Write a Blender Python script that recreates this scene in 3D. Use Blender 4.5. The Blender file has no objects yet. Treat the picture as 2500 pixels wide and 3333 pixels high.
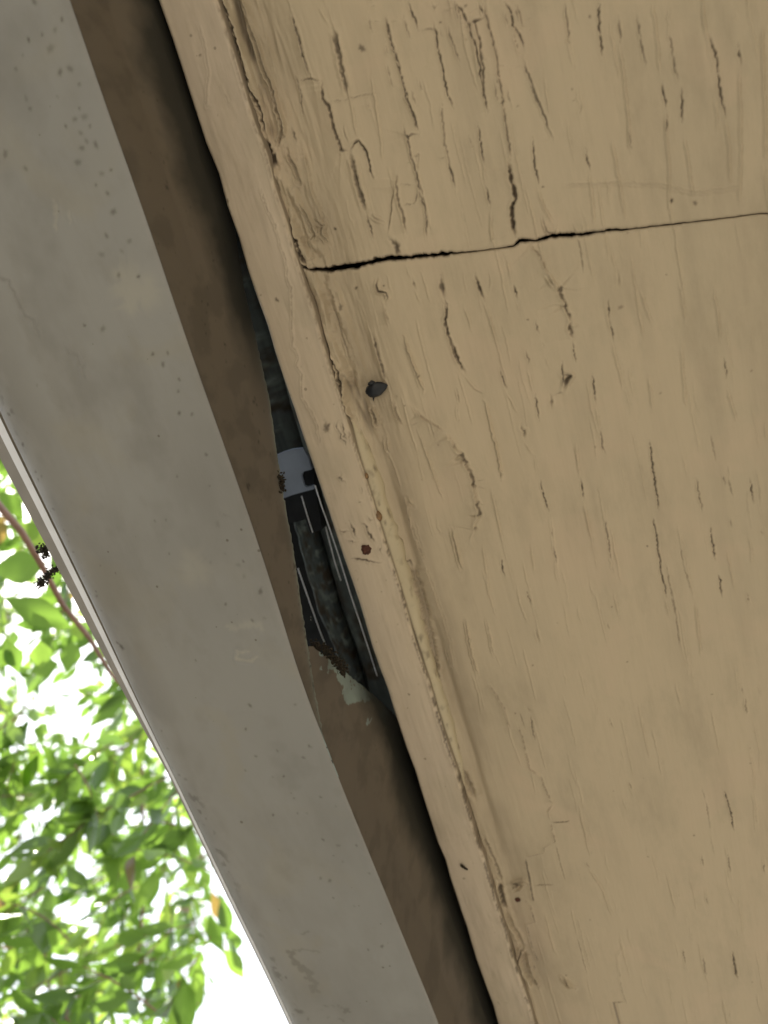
import bpy, math, random
import numpy as np
from mathutils import Vector, Matrix
random.seed(7); rng = np.random.default_rng(11)

# ------------------------------------------------------------------ camera frame
F = 2500.0; PCX, PCY = 1250.0, 1666.5
VP = (3500.0, 9000.0); PHI = math.radians(20)
g_ = np.array([VP[0]-PCX, VP[1]-PCY, F]); g_ /= np.linalg.norm(g_)
fw = np.array([0, 0, 1.]); fp = fw-(fw@g_)*g_; fp /= np.linalg.norm(fp)
rp = np.cross(g_, fp)
if rp[0] < 0: rp = -rp
W_ = math.cos(PHI)*fp+math.sin(PHI)*rp
h_ = math.cos(PHI)*rp-math.sin(PHI)*fp
R = np.array([h_, g_, W_])          # camera (right, down, forward) -> world
CZ = 1.88                           # camera height above the ground

scene = bpy.context.scene
cam_d = bpy.data.cameras.new('camera'); cam = bpy.data.objects.new('camera', cam_d)
scene.collection.objects.link(cam); scene.camera = cam
m = Matrix.Identity(4)
for i in range(3):
    m[i][0] = R[i, 0]; m[i][1] = -R[i, 1]; m[i][2] = -R[i, 2]
m[2][3] = CZ
cam.matrix_world = m
cam_d.sensor_fit = 'VERTICAL'; cam_d.sensor_height = 36.0; cam_d.lens = 36.0*F/3333
cam_d.clip_start = 0.01; cam_d.clip_end = 500
cam_d.dof.use_dof = True; cam_d.dof.focus_distance = 0.350; cam_d.dof.aperture_fstop = 9.0

world = bpy.data.worlds.new('World'); scene.world = world; world.use_nodes = True
wn = world.node_tree; wn.nodes.clear()
SUN_EL, SUN_AZ = math.radians(45), math.radians(-75)   # azimuth from +Y towards +X
sky = wn.nodes.new('ShaderNodeTexSky'); sky.sky_type = 'NISHITA'; sky.sun_disc = False
sky.sun_elevation = SUN_EL; sky.sun_rotation = SUN_AZ; sky.dust_density = 2.0
bg = wn.nodes.new('ShaderNodeBackground'); bg.inputs[1].default_value = 0.15
wo = wn.nodes.new('ShaderNodeOutputWorld')
# thin bright overcast veil over the blue
tcw = wn.nodes.new('ShaderNodeTexCoord'); cln = wn.nodes.new('ShaderNodeTexNoise'); cln.inputs['Scale'].default_value = 2.2; cln.inputs['Detail'].default_value = 6
wn.links.new(tcw.outputs['Generated'], cln.inputs['Vector'])
clr = wn.nodes.new('ShaderNodeMapRange'); clr.inputs[1].default_value = .3; clr.inputs[2].default_value = .6; clr.inputs[3].default_value = .45; clr.inputs[4].default_value = .95
wn.links.new(cln.outputs[0], clr.inputs[0])
skm = wn.nodes.new('ShaderNodeMixRGB'); skm.inputs[2].default_value = (6.2, 6.5, 7.0, 1)
wn.links.new(clr.outputs[0], skm.inputs[0]); wn.links.new(sky.outputs[0], skm.inputs[1]); wn.links.new(skm.outputs[0], bg.inputs[0]); wn.links.new(bg.outputs[0], wo.inputs[0])
sd = bpy.data.lights.new('sun', 'SUN'); sd.energy = 4.5; sd.angle = math.radians(0.5); sd.color = (1, .95, .87)
sun = bpy.data.objects.new('sun', sd); scene.collection.objects.link(sun)
dirv = Vector((math.sin(SUN_AZ)*math.cos(SUN_EL), math.cos(SUN_AZ)*math.cos(SUN_EL), math.sin(SUN_EL)))
sun.rotation_euler = dirv.to_track_quat('Z', 'Y').to_euler(); sun.location = dirv*20
scene.view_settings.view_transform = 'Standard'; scene.view_settings.look = 'None'
scene.view_settings.exposure = 1.45; scene.view_settings.gamma = 1
scene.cycles.max_bounces = 10; scene.cycles.diffuse_bounces = 6
scene.cycles.sample_clamp_indirect = 10

# ------------------------------------------------------------------ helpers
def ray(px, py):
    return R @ np.array([px-PCX, py-PCY, F])
def bpz(px, py, z):
    d = ray(px, py); p = d*z/d[2]; return p
def bpx(px, py, x):
    d = ray(px, py); return d*x/d[0]
def bpd(px, py, dist):
    d = ray(px, py); return d/np.linalg.norm(d)*dist

def link(o, parent=None):
    scene.collection.objects.link(o)
    if parent is not None: o.parent = parent
    return o
def tag(o, label=None, cat=None, group=None, kind=None):
    if label: o['label'] = label
    if cat: o['category'] = cat
    if group: o['group'] = group
    if kind: o['kind'] = kind
    return o
def empty(name, loc):
    o = bpy.data.objects.new(name, None); o.location = (loc[0], loc[1], loc[2]+CZ); o.empty_display_size = .05
    return link(o)

def raw_mesh(name, V, faces, mat, parent=None, attrs=None, smooth=True, origin=None):
    """V in camera-height coordinates; the object's origin is its middle."""
    V = np.asarray(V, dtype=np.float64).reshape(-1, 3).copy(); V[:, 2] += CZ
    if origin is None: o_ = (V.min(0)+V.max(0))/2
    else: o_ = np.array([origin[0], origin[1], origin[2]+CZ])
    V -= o_
    me = bpy.data.meshes.new(name)
    if isinstance(faces, np.ndarray):
        nf = len(faces); k = faces.shape[1]
        me.vertices.add(len(V)); me.vertices.foreach_set('co', V.astype(np.float32).ravel())
        me.loops.add(nf*k); me.loops.foreach_set('vertex_index', faces.astype(np.int32).ravel())
        me.polygons.add(nf); me.polygons.foreach_set('loop_start', np.arange(0, nf*k, k, dtype=np.int32))
        me.polygons.foreach_set('loop_total', np.full(nf, k, dtype=np.int32))
        me.update(calc_edges=True)
    else:
        me.from_pydata([tuple(v) for v in V], [], faces); me.update()
    if attrs:
        for k_, a in attrs.items():
            at = me.attributes.new(k_, 'FLOAT', 'POINT'); at.data.foreach_set('value', np.asarray(a, dtype=np.float32).ravel())
    me.polygons.foreach_set('use_smooth', [smooth]*len(me.polygons))
    me.materials.append(mat)
    o = bpy.data.objects.new(name, me)
    link(o, parent)
    o.location = o_ if parent is None else o_-np.array(parent.location)
    return o

def grid_faces(ny, nx, flip=False, off=0):
    i = np.arange(ny-1)[:, None]*nx+np.arange(nx-1)[None, :]
    q = np.stack([i, i+1, i+nx+1, i+nx], -1).reshape(-1, 4)+off
    return q[:, ::-1] if flip else q

def noise2(ny, nx, cy, cx, seed, octs=4, gain=.55):
    """fractal value noise, cy, cx cell counts"""
    r = np.random.default_rng(seed); out = np.zeros((ny, nx)); a = 1.; tot = 0
    for o in range(octs):
        gy, gx = max(2, int(cy*2**o)), max(2, int(cx*2**o))
        if gy > ny*1.2 and gx > nx*1.2: break
        G = r.random((gy+2, gx+2))
        y = np.linspace(0, gy, ny, endpoint=False); x = np.linspace(0, gx, nx, endpoint=False)
        yi = y.astype(int); xi = x.astype(int); fy = y-yi; fx = x-xi
        fy = fy*fy*(3-2*fy); fx = fx*fx*(3-2*fx)
        A = G[yi][:, xi]; B = G[yi][:, xi+1]; C = G[yi+1][:, xi]; D = G[yi+1][:, xi+1]
        out += a*((A*(1-fx)+B*fx)*(1-fy)[:, None]+(C*(1-fx)+D*fx)*fy[:, None])
        tot += a; a *= gain
    return out/tot*2-1

class Raster:
    """relief h (metres, towards the viewer) and dirt and shade d, light l on a flat (u,v) sheet"""
    def __init__(s, u0, u1, v0, v1, px):
        s.u0, s.v0, s.px = u0, v0, px
        s.nx = int((u1-u0)/px)+1; s.ny = int((v1-v0)/px)+1
        s.h = np.zeros((s.ny, s.nx)); s.d = np.zeros((s.ny, s.nx)); s.l = np.zeros((s.ny, s.nx))
        s.U = u0+np.arange(s.nx)*px; s.V = v0+np.arange(s.ny)*px
    def stroke(s, pts, w=.5, depth=.8, dirt=1., lip=.1, step=0., sig=4., jit=.25, dash=0., light=0., lipside=0, seed=None):
        """pts in (u,v) metres; w, depth, lip, step, sig, jit in mm"""
        r = np.random.default_rng(seed if seed is not None else int(abs(pts[0][0]*1e5)+abs(pts[0][1])*1e5))
        P = np.array(pts, float); Q = [P[0]]; 
        for a, b in zip(P[:-1], P[1:]):
            n = max(1, int(np.hypot(*(b-a))/.0010))
            for k in range(1, n+1): Q.append(a+(b-a)*k/n)
        Q = np.array(Q); n = len(Q)
        if n > 2:
            j = r.normal(0, 1, (n, 2))*jit*1e-3
            j2 = np.cumsum(r.normal(0, .3, (n, 2)), 0)*jit*1e-3; j2 -= np.linspace(0, 1, n)[:, None]*j2[-1]
            Q = Q+j*.7+j2
        S = np.r_[0, np.cumsum(np.hypot(*(Q[1:]-Q[:-1]).T))]; L = S[-1]+1e-9
        w *= 1e-3; rad = max(3.2*w, (sig*2.6e-3 if step else 0), 1e-3)
        a0 = Q.min(0)-rad; a1 = Q.max(0)+rad
        i0 = max(0, int((a0[0]-s.u0)/s.px)); i1 = min(s.nx, int((a1[0]-s.u0)/s.px)+2)
        j0 = max(0, int((a0[1]-s.v0)/s.px)); j1 = min(s.ny, int((a1[1]-s.v0)/s.px)+2)
        if i1 <= i0 or j1 <= j0: return
        best = np.full((j1-j0, i1-i0), 1e9); side = np.zeros_like(best); tt = np.zeros_like(best)
        for k in range(n-1):
            a, b = Q[k], Q[k+1]; ab = b-a; L2 = ab@ab+1e-18
            lo = np.minimum(a, b)-rad; hi = np.maximum(a, b)+rad
            ii0 = max(i0, int((lo[0]-s.u0)/s.px)); ii1 = min(i1, int((hi[0]-s.u0)/s.px)+2)
            jj0 = max(j0, int((lo[1]-s.v0)/s.px)); jj1 = min(j1, int((hi[1]-s.v0)/s.px)+2)
            if ii1 <= ii0 or jj1 <= jj0: continue
            X = s.U[ii0:ii1][None, :]-a[0]; Y = s.V[jj0:jj1][:, None]-a[1]
            t = np.clip((X*ab[0]+Y*ab[1])/L2, 0, 1)
            dx = X-t*ab[0]; dy = Y-t*ab[1]; d = np.sqrt(dx*dx+dy*dy)
            sd_ = np.sign(ab[0]*dy-ab[1]*dx)
            sl = (slice(jj0-j0, jj1-j0), slice(ii0-i0, ii1-i0))
            m_ = d < best[sl]
            best[sl] = np.where(m_, d, best[sl]); side[sl] = np.where(m_, sd_, side[sl]); tt[sl] = np.where(m_, (S[k]+t*(S[k+1]-S[k]))/L, tt[sl])
        nn = max(4, int(L/.0010)); wn_ = np.interp(tt*nn, np.arange(nn+1), .35+1.1*r.random(nn+1))
        if dash:
            nd = max(3, int(L/.0045)); dv = np.interp(tt*nd, np.arange(nd+1), r.random(nd+1)); dd = np.clip((dv-dash*.75)*4, 0, 1)
        else: dd = 1.
        tp = np.clip(np.minimum(tt, 1-tt)*L/.004, 0.15, 1)
        ww = w*wn_*(.5+.5*tp)
        core = np.exp(-(best/ww)**2)
        sl = (slice(j0, j1), slice(i0, i1))
        hh = -depth*1e-3*core*dd*tp
        lp = lip*3.6e-3*np.exp(-((best-1.7*w)/w)**2)*tp
        if lipside: lp = lp*(side*lipside > 0)
        hh = hh+lp
        if step: hh = hh+step*2.1e-3*np.exp(-best/(sig*1e-3))*(side > 0)*tp
        hh = np.where(best < 1e8, hh, 0)
        s.h[sl] += hh
        s.d[sl] = np.maximum(s.d[sl], np.where(best < 1e8, dirt*np.exp(-(best/ww/1.05)**4)*dd*tp, 0))
        if light: s.l[sl] = np.maximum(s.l[sl], np.where(best < 1e8, light*core, 0))
    def spot(s, c, r, dirt=1., hgt=0., soft=2., light=0., asp=1., jag=.25):
        r *= 1e-3; R_ = r*2.5*max(1, asp)
        i0 = max(0, int((c[0]-R_-s.u0)/s.px)); i1 = min(s.nx, int((c[0]+R_-s.u0)/s.px)+2)
        j0 = max(0, int((c[1]-R_-s.v0)/s.px)); j1 = min(s.ny, int((c[1]+R_-s.v0)/s.px)+2)
        if i1 <= i0 or j1 <= j0: return
        X = s.U[i0:i1][None, :]-c[0]; Y = (s.V[j0:j1][:, None]-c[1])/asp
        an = np.arctan2(Y, X); p1, p2 = rng.random(2)*6.28
        rr = r*(1+jag*np.sin(2*an+p1)+jag*.7*np.sin(5*an+p2))
        k = np.exp(-(np.hypot(X, Y)/rr)**(2*soft))
        sl = (slice(j0, j1), slice(i0, i1))
        s.d[sl] = np.maximum(s.d[sl], dirt*k); s.h[sl] += hgt*1e-3*k
        if light: s.l[sl] = np.maximum(s.l[sl], light*k)
    def sample(s, A, u, v):
        x = np.clip((u-s.u0)/s.px, 0, s.nx-1.001); y = np.clip((v-s.v0)/s.px, 0, s.ny-1.001)
        xi = x.astype(int); yi = y.astype(int); fx = x-xi; fy = y-yi
        o = (A[yi, xi]*(1-fx)+A[yi, xi+1]*fx)*(1-fy)+(A[yi+1, xi]*(1-fx)+A[yi+1, xi+1]*fx)*fy
        ins = (u >= s.u0) & (u <= s.u0+(s.nx-1)*s.px) & (v >= s.v0) & (v <= s.v0+(s.ny-1)*s.px)
        return np.where(ins, o, 0)

# ------------------------------------------------------------------ materials
def new_mat(name):
    m_ = bpy.data.materials.new(name); m_.use_nodes = True; nt = m_.node_tree
    return m_, nt, nt.nodes['Principled BSDF'], nt.links
def paint(name, base, alt, dirt_shade_c=(.06, .042, .027), lightc=(.5, .45, .36), nsc=9., stretch=(1, .25, 1), rough=.62,
          speck=0., bump=.12, grime=None, spec=.35, fine=900., blot=None):
    m_, nt, b, L = new_mat(name); N = nt.nodes.new
    geo = N('ShaderNodeNewGeometry'); mp = N('ShaderNodeMapping'); mp.inputs['Scale'].default_value = stretch
    L.new(geo.outputs['Position'], mp.inputs['Vector'])
    n1 = N('ShaderNodeTexNoise'); n1.inputs['Scale'].default_value = nsc; n1.inputs['Detail'].default_value = 8; n1.inputs['Roughness'].default_value = .6
    L.new(mp.outputs[0], n1.inputs['Vector'])
    cr = N('ShaderNodeValToRGB'); cr.color_ramp.elements[0].position = .36; cr.color_ramp.elements[1].position = .66
    cr.color_ramp.elements[0].color = (*base, 1); cr.color_ramp.elements[1].color = (*alt, 1)
    L.new(n1.outputs[0], cr.inputs[0]); col = cr.outputs[0]
    def mix(fac, a, c2, typ='MIX'):
        mx = N('ShaderNodeMixRGB'); mx.blend_type = typ
        if isinstance(fac, float): mx.inputs[0].default_value = fac
        else: L.new(fac, mx.inputs[0])
        L.new(a, mx.inputs[1])
        if isinstance(c2, tuple): mx.inputs[2].default_value = (*c2, 1)
        else: L.new(c2, mx.inputs[2])
        return mx.outputs[0]
    def ramp(src, a, b_, va=0., vb=1.):
        mr = N('ShaderNodeMapRange'); L.new(src, mr.inputs[0])
        mr.inputs[1].default_value = a; mr.inputs[2].default_value = b_; mr.inputs[3].default_value = va; mr.inputs[4].default_value = vb
        return mr.outputs[0]
    if grime:
        n2 = N('ShaderNodeTexNoise'); n2.inputs['Scale'].default_value = 38; n2.inputs['Detail'].default_value = 9; n2.inputs['Roughness'].default_value = .7
        mp2 = N('ShaderNodeMapping'); mp2.inputs['Scale'].default_value = (1, .35, 1); L.new(geo.outputs['Position'], mp2.inputs['Vector']); L.new(mp2.outputs[0], n2.inputs['Vector'])
        col = mix(ramp(n2.outputs[0], .5, .78, 0, grime[1]), col, grime[0])
    if blot:
        n4 = N('ShaderNodeTexNoise'); n4.inputs['Scale'].default_value = 22; n4.inputs['Detail'].default_value = 4; n4.inputs['Distortion'].default_value = .6
        L.new(geo.outputs['Position'], n4.inputs['Vector'])
        col = mix(ramp(n4.outputs[0], .56, .66, 0, blot[1]), col, blot[0])
    if speck:
        vo = N('ShaderNodeTexVoronoi'); vo.inputs['Scale'].default_value = 230; L.new(geo.outputs['Position'], vo.inputs['Vector'])
        n3 = N('ShaderNodeTexNoise'); n3.inputs['Scale'].default_value = 26; n3.inputs['Detail'].default_value = 3; L.new(geo.outputs['Position'], n3.inputs['Vector'])
        sx = N('ShaderNodeSeparateColor'); L.new(vo.outputs['Color'], sx.inputs[0])
        # radius grows with a random number per cell, gated by a broad noise
        ra = ramp(sx.outputs[0], .8, 1., 0., .24)
        ga = ramp(n3.outputs[0], .45, .65, 0., 1.)
        mu = N('ShaderNodeMath'); mu.operation = 'MULTIPLY'; L.new(ra, mu.inputs[0]); L.new(ga, mu.inputs[1])
        su = N('ShaderNodeMath'); su.operation = 'SUBTRACT'; L.new(mu.outputs[0], su.inputs[0]); L.new(vo.outputs['Distance'], su.inputs[1])
        col = mix(ramp(su.outputs[0], -.03, .04, 0, speck), col, (.09, .075, .05))
    at = N('ShaderNodeAttribute'); at.attribute_name = 'light'; col = mix(at.outputs['Fac'], col, lightc)
    at = N('ShaderNodeAttribute'); at.attribute_name = 'dirt'; col = mix(at.outputs['Fac'], col, dirt_shade_c)  # dirt also carries painted shade
    L.new(col, b.inputs['Base Color']); b.inputs['Roughness'].default_value = rough
    b.inputs['Specular IOR Level'].default_value = spec
    nb = N('ShaderNodeTexNoise'); nb.inputs['Scale'].default_value = fine; nb.inputs['Detail'].default_value = 5
    mp3 = N('ShaderNodeMapping'); mp3.inputs['Scale'].default_value = (1, .12, 1); L.new(geo.outputs['Position'], mp3.inputs['Vector']); L.new(mp3.outputs[0], nb.inputs['Vector'])
    bu = N('ShaderNodeBump'); bu.inputs['Strength'].default_value = bump; bu.inputs['Distance'].default_value = .0006
    L.new(nb.outputs[0], bu.inputs['Height']); L.new(bu.outputs[0], b.inputs['Normal'])
    return m_
def plain(name, c, rough=.7, metal=0., noise=.3, nsc=60., spec=.4, bump=.2):
    m_, nt, b, L = new_mat(name); N = nt.nodes.new
    geo = N('ShaderNodeTexCoord'); n1 = N('ShaderNodeTexNoise'); n1.inputs['Scale'].default_value = nsc; n1.inputs['Detail'].default_value = 6
    L.new(geo.outputs['Object'], n1.inputs['Vector'])
    cr = N('ShaderNodeValToRGB'); cr.color_ramp.elements[0].position = .3; cr.color_ramp.elements[1].position = .72
    cr.color_ramp.elements[0].color = (*[x*(1-noise) for x in c], 1); cr.color_ramp.elements[1].color = (*[min(1, x*(1+noise)) for x in c], 1)
    L.new(n1.outputs[0], cr.inputs[0]); L.new(cr.outputs[0], b.inputs['Base Color'])
    b.inputs['Roughness'].default_value = rough; b.inputs['Metallic'].default_value = metal; b.inputs['Specular IOR Level'].default_value = spec
    bu = N('ShaderNodeBump'); bu.inputs['Strength'].default_value = bump; bu.inputs['Distance'].default_value = .001
    L.new(n1.outputs[0], bu.inputs['Height']); L.new(bu.outputs[0], b.inputs['Normal'])
    return m_

M_SOF = paint('tan_soffit_paint', (.505, .41, .285), (.468, .386, .27), grime=((.30, .25, .17), .5), blot=((.52, .41, .29), .5), lightc=(.58, .45, .29))
M_FAS = paint('tan_fascia_paint', (.53, .435, .315), (.49, .41, .32), grime=((.27, .215, .14), .55), blot=((.44, .37, .27), .5), lightc=(.42, .36, .27), speck=.5)
M_GUT = paint('grey_gutter_paint', (.27, .262, .245), (.243, .238, .225), grime=((.17, .155, .13), .35), speck=.75, nsc=7., stretch=(1, .4, 1),
              lightc=(.34, .32, .27), rough=.5, spec=.45, bump=.08, blot=((.27, .25, .205), .4), dirt_shade_c=(.05, .038, .025))
M_GWALL_SHADE = paint('shaded_gutter_wall_paint', (.135, .113, .085), (.13, .113, .095), grime=((.15, .125, .105), .3), speck=.8, nsc=10., stretch=(1, .3, 1),
                lightc=(.25, .32, .31), rough=.55, bump=.05, dirt_shade_c=(.022, .022, .018))  # gutter paint browned and darkened for shade and tan bounce light
M_LIP = plain('hem_sky_highlight', (.72, .74, .8), rough=.35, metal=.0, noise=.08)  # pale colour paints the sky highlight along the lip
M_LIP2 = plain('grey_brown_hem', (.22, .19, .15), rough=.55, noise=.15)
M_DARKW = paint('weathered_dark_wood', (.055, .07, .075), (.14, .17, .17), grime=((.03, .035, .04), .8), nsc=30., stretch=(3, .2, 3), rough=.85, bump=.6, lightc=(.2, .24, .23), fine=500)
M_BLACK = plain('tarred_deck', (.02, .023, .028), rough=.9)
M_WHITE = plain('bluish_plastic', (.32, .39, .52), rough=.45, noise=.12)
M_GLINT = plain('pale_glint', (.75, .77, .8), rough=.3, metal=.0, noise=.1)  # pale colour for the glints and light leaks in the gap
M_CAULK = paint('yellowed_caulk', (.47, .395, .26), (.44, .37, .245), grime=((.33, .25, .14), .5), nsc=18., rough=.45, spec=.5, bump=.05)
M_NAIL = plain('blackened_iron', (.012, .014, .018), rough=.45, noise=.4, nsc=300)
M_RUST = plain('rusty_iron', (.07, .025, .015), rough=.8, noise=.5, nsc=400)
M_COCOON = plain('brown_cocoon', (.22, .13, .06), rough=.5, noise=.4, nsc=500)
M_MOSS = plain('black_debris', (.03, .023, .014), rough=.95, noise=.5, nsc=600)
M_WEB = plain('pale_fluff', (.5, .52, .5), rough=.9)
M_WALL = plain('tan_siding', (.60, .54, .44), rough=.7, nsc=4, noise=.08)
M_ROOF = plain('asphalt_shingle', (.09, .085, .08), rough=.95, nsc=90)
M_BARK = plain('grey_bark', (.14, .10, .07), rough=.9, nsc=25)
M_TWIG = plain('reddish_twig', (.20, .11, .07), rough=.6, nsc=60, noise=.25)
M_GROUND = plain('pale_paving', (.20, .19, .165), rough=.95, nsc=1.5, noise=.12)

def leaf_mat():
    m_, nt, b, L = new_mat('leaf'); N = nt.nodes.new
    at = N('ShaderNodeAttribute'); at.attribute_name = 'tone'
    cr = N('ShaderNodeValToRGB'); e = cr.color_ramp.elements
    e[0].position = 0; e[0].color = (.04, .08, .022, 1); e[1].position = .93; e[1].color = (.13, .19, .055, 1)
    x = e.new(.45); x.color = (.062, .115, .03, 1); x = e.new(1.); x.color = (.10, .075, .04, 1)
    L.new(at.outputs['Fac'], cr.inputs[0])
    tr = N('ShaderNodeBsdfTranslucent'); mu = N('ShaderNodeMixRGB'); mu.blend_type = 'MULTIPLY'; mu.inputs[0].default_value = 1
    mu.inputs[2].default_value = (3.9, 3.5, 1.7, 1); L.new(cr.outputs[0], mu.inputs[1]); L.new(mu.outputs[0], tr.inputs[0])
    L.new(cr.outputs[0], b.inputs['Base Color']); b.inputs['Roughness'].default_value = .35; b.inputs['Specular IOR Level'].default_value = .6
    mx = N('ShaderNodeMixShader'); mx.inputs[0].default_value = .52
    L.new(b.outputs[0], mx.inputs[1]); L.new(tr.outputs[0], mx.inputs[2]); L.new(mx.outputs[0], nt.nodes['Material Output'].inputs[0])
    return m_
M_LEAF = leaf_mat()

def box_vf(x0, x1, y0, y1, z0, z1):
    V = [(x, y, z) for z in (z0, z1) for y in (y0, y1) for x in (x0, x1)]
    Fc = [(0, 2, 3, 1), (4, 5, 7, 6), (0, 1, 5, 4), (2, 6, 7, 3), (0, 4, 6, 2), (1, 3, 7, 5)]
    return V, Fc
class MB:
    def __init__(s): s.V = []; s.F = []
    def add(s, V, Fc):
        o = len(s.V); s.V += [tuple(v) for v in V]; s.F += [tuple(i+o for i in f) for f in Fc]
    def box(s, *a): s.add(*box_vf(*a))
    def tube(s, pts, rad, n=8, cap=True):
        pts = [Vector(p) for p in pts]; V = []; Fc = []
        rads = rad if hasattr(rad, '__len__') else [rad]*len(pts)
        up = Vector((.3, .2, .93))
        for i, p in enumerate(pts):
            t = (pts[min(i+1, len(pts)-1)]-pts[max(i-1, 0)]).normalized()
            a = t.cross(up).normalized(); b_ = t.cross(a)
            for k in range(n):
                an = 2*math.pi*k/n; V.append(p+(a*math.cos(an)+b_*math.sin(an))*rads[i])
        for i in range(len(pts)-1):
            for k in range(n): Fc.append((i*n+k, i*n+(k+1) % n, (i+1)*n+(k+1) % n, (i+1)*n+k))
        if cap: Fc += [tuple(range(n))[::-1], tuple(range((len(pts)-1)*n, len(pts)*n))]
        s.add(V, Fc)
    def blob(s, c, r, n=10, seed=0, jag=.2):
        r_ = np.random.default_rng(seed); V = []; Fc = []; r = np.array(r)*np.ones(3)
        for i in range(n+1):
            th = math.pi*i/n
            for k in range(n*2):
                ph = math.pi*k/n; f = 1+jag*r_.normal()*(0 < i < n)*.5
                V.append((c[0]+r[0]*f*math.sin(th)*math.cos(ph), c[1]+r[1]*f*math.sin(th)*math.sin(ph), c[2]+r[2]*f*math.cos(th)))
        m2 = 2*n
        for i in range(n):
            for k in range(m2): Fc.append((i*m2+k, (i+1)*m2+k, (i+1)*m2+(k+1) % m2, i*m2+(k+1) % m2))
        s.add(V, Fc)
    def build(s, name, mat, parent=None, smooth=True, origin=None):
        return raw_mesh(name, s.V, s.F, mat, parent, smooth=smooth, origin=origin)

ZF, ZS, ZG = .340, .3465, .277      # fascia edge, soffit, gutter bottom (above the camera)
XC, XD = -.153, -.128               # fascia outer and inner faces
YN, YR = -5.9, 5.9                  # how far the eave runs

# ------------------------------------------------------------------ the setting
gm = MB(); gm.add([(-60, -60, -CZ), (60, -60, -CZ), (60, 60, -CZ), (-60, 60, -CZ)], [(0, 1, 2, 3)])
tag(gm.build('ground', M_GROUND, smooth=False), kind='structure')
lm_ = MB(); lm_.add([(-60, -60, -CZ+.004), (-1.0, -60, -CZ+.004), (-1.0, 60, -CZ+.004), (-60, 60, -CZ+.004)], [(0, 1, 2, 3)])
tag(lm_.build('added_dark_ground', plain('dark_ground', (.075, .072, .055), rough=.95, nsc=8), smooth=False), kind='structure')  # unseen dark ground added to cut bounce light from the outer side
wl = empty('house_wall', (1.0, .5, -CZ))
wm = MB()
for k in range(13):                  # lap siding
    z0 = -CZ+.02+k*.168
    wm.add([(.78, -6, z0), (.78, 6, z0), (.80, 6, z0+.168), (.80, -6, z0+.168), (.80, -6, z0), (.80, 6, z0)], [(0, 3, 2, 1), (0, 1, 5, 4)])
wm.box(.80, 1.0, -6, 6, -CZ, .80); wm.build('siding', M_WALL, wl, smooth=False)
tag(wl, 'tan lap-sided house wall standing beneath the soffit, out of the frame', 'wall')

# roof above the soffit: deck boards, shingles
rf = empty('roof', (.4, .5, .60))
s_ = .30                             # pitch
def slab(mb, x0, x1, zb, t, y0=YN, y1=YR):
    z = lambda x: zb+(x+.27)*s_
    V = [(x0, y0, z(x0)), (x1, y0, z(x1)), (x1, y1, z(x1)), (x0, y1, z(x0))]
    V += [(a, b, c+t) for a, b, c in V]
    mb.add(V, [(0, 3, 2, 1), (4, 5, 6, 7), (0, 1, 5, 4), (1, 2, 6, 5), (2, 3, 7, 6), (3, 0, 4, 7)])
mb = MB(); slab(mb, -.285, 2.4, .470, .016, -6, 6); mb.build('roof_deck', M_BLACK, rf, smooth=False)
mb = MB(); mb.box(-.15, .9, -6.03, -5.92, .33, .80); mb.build('light_stop_board', M_WALL, rf, smooth=False)  # unseen end boards added to keep sky light out of the eave cavity
mb = MB(); mb.box(-.15, .9, 5.92, 6.03, .33, .80); mb.build('light_stop_board', M_WALL, rf, smooth=False)
mb = MB()
for k in range(18): slab(mb, -.295+k*.14, -.295+k*.14+.30, .490+.004, .005, -6, 6)
mb.build('shingles', M_ROOF, rf, smooth=False)
tag(rf, 'dark shingled roof deck above the gutter, glimpsed black through the gap', 'roof')

# ------------------------------------------------------------------ soffit relief
so = Raster(XD-.001, .090, -.16, .54, .00037)
def cr2(ox, oy, sc):
    def f(pts, **k):
        so.stroke([tuple(bpz(ox+x*sc, oy+y*sc, ZS)[:2]) for x, y in pts], **k)
    return f
A1 = cr2(0, 0, .7535); A2 = cr2(1250, 0, .7535); A4 = cr2(1250, 1111, .7535); A6 = cr2(1250, 2222, .7535); A7 = cr2(900, 700, .3617); A5 = cr2(1050, 1300, .3165)
S = dict(w=.30, depth=.9, dirt=1., lip=.12)                    # strong open crack
Mm = dict(w=.29, depth=.5, dirt=.7, lip=.14, dash=.5)           # dashed check
Fa = dict(w=.38, depth=.05, dirt=.12, lip=.22, lipside=1, jit=.15)       # faint raised line
# upper panel
A2([(5, 60), (30, 170), (60, 270), (100, 420), (130, 500), (155, 575)], step=.35, sig=3, **S)
A2([(30, 150), (70, 290), (110, 430), (150, 560)], **Mm)
A2([(155, 575), (100, 590), (120, 680), (145, 760), (155, 850), (180, 900), (185, 1030)], w=.3, depth=.6, dirt=.8, lip=.2, step=.3)
A2([(120, 680), (150, 665), (145, 740)], **Mm)
A2([(100, 0), (120, 60), (150, 130)], **S); A2([(150, 130), (215, 125), (210, 95)], w=.25, depth=.4, dirt=.6)
A2([(200, 0), (215, 40), (240, 10)], w=.3, depth=.4, dirt=.6)
A2([(215, 95), (240, 230), (262, 350), (275, 410), (300, 470)], **S)
A2([(250, 430), (250, 500), (265, 620), (285, 720)], w=.3, depth=.5, dirt=.6, step=.25)
A2([(235, 682), (275, 678)], w=.25, depth=.4, dirt=.6); A2([(275, 680), (300, 790), (310, 815)], **S)
A2([(265, 100), (300, 190), (330, 280)], step=.3, **Mm)
A2([(300, 0), (350, 80), (385, 180), (410, 280), (430, 400), (450, 490)], step=.35, **S)
A2([(400, 0), (430, 60), (440, 80)], **S); A2([(440, 80), (390, 95), (410, 180), (428, 280), (432, 400)], w=.35, depth=.8, dirt=.9, step=.4, sig=3)
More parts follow.
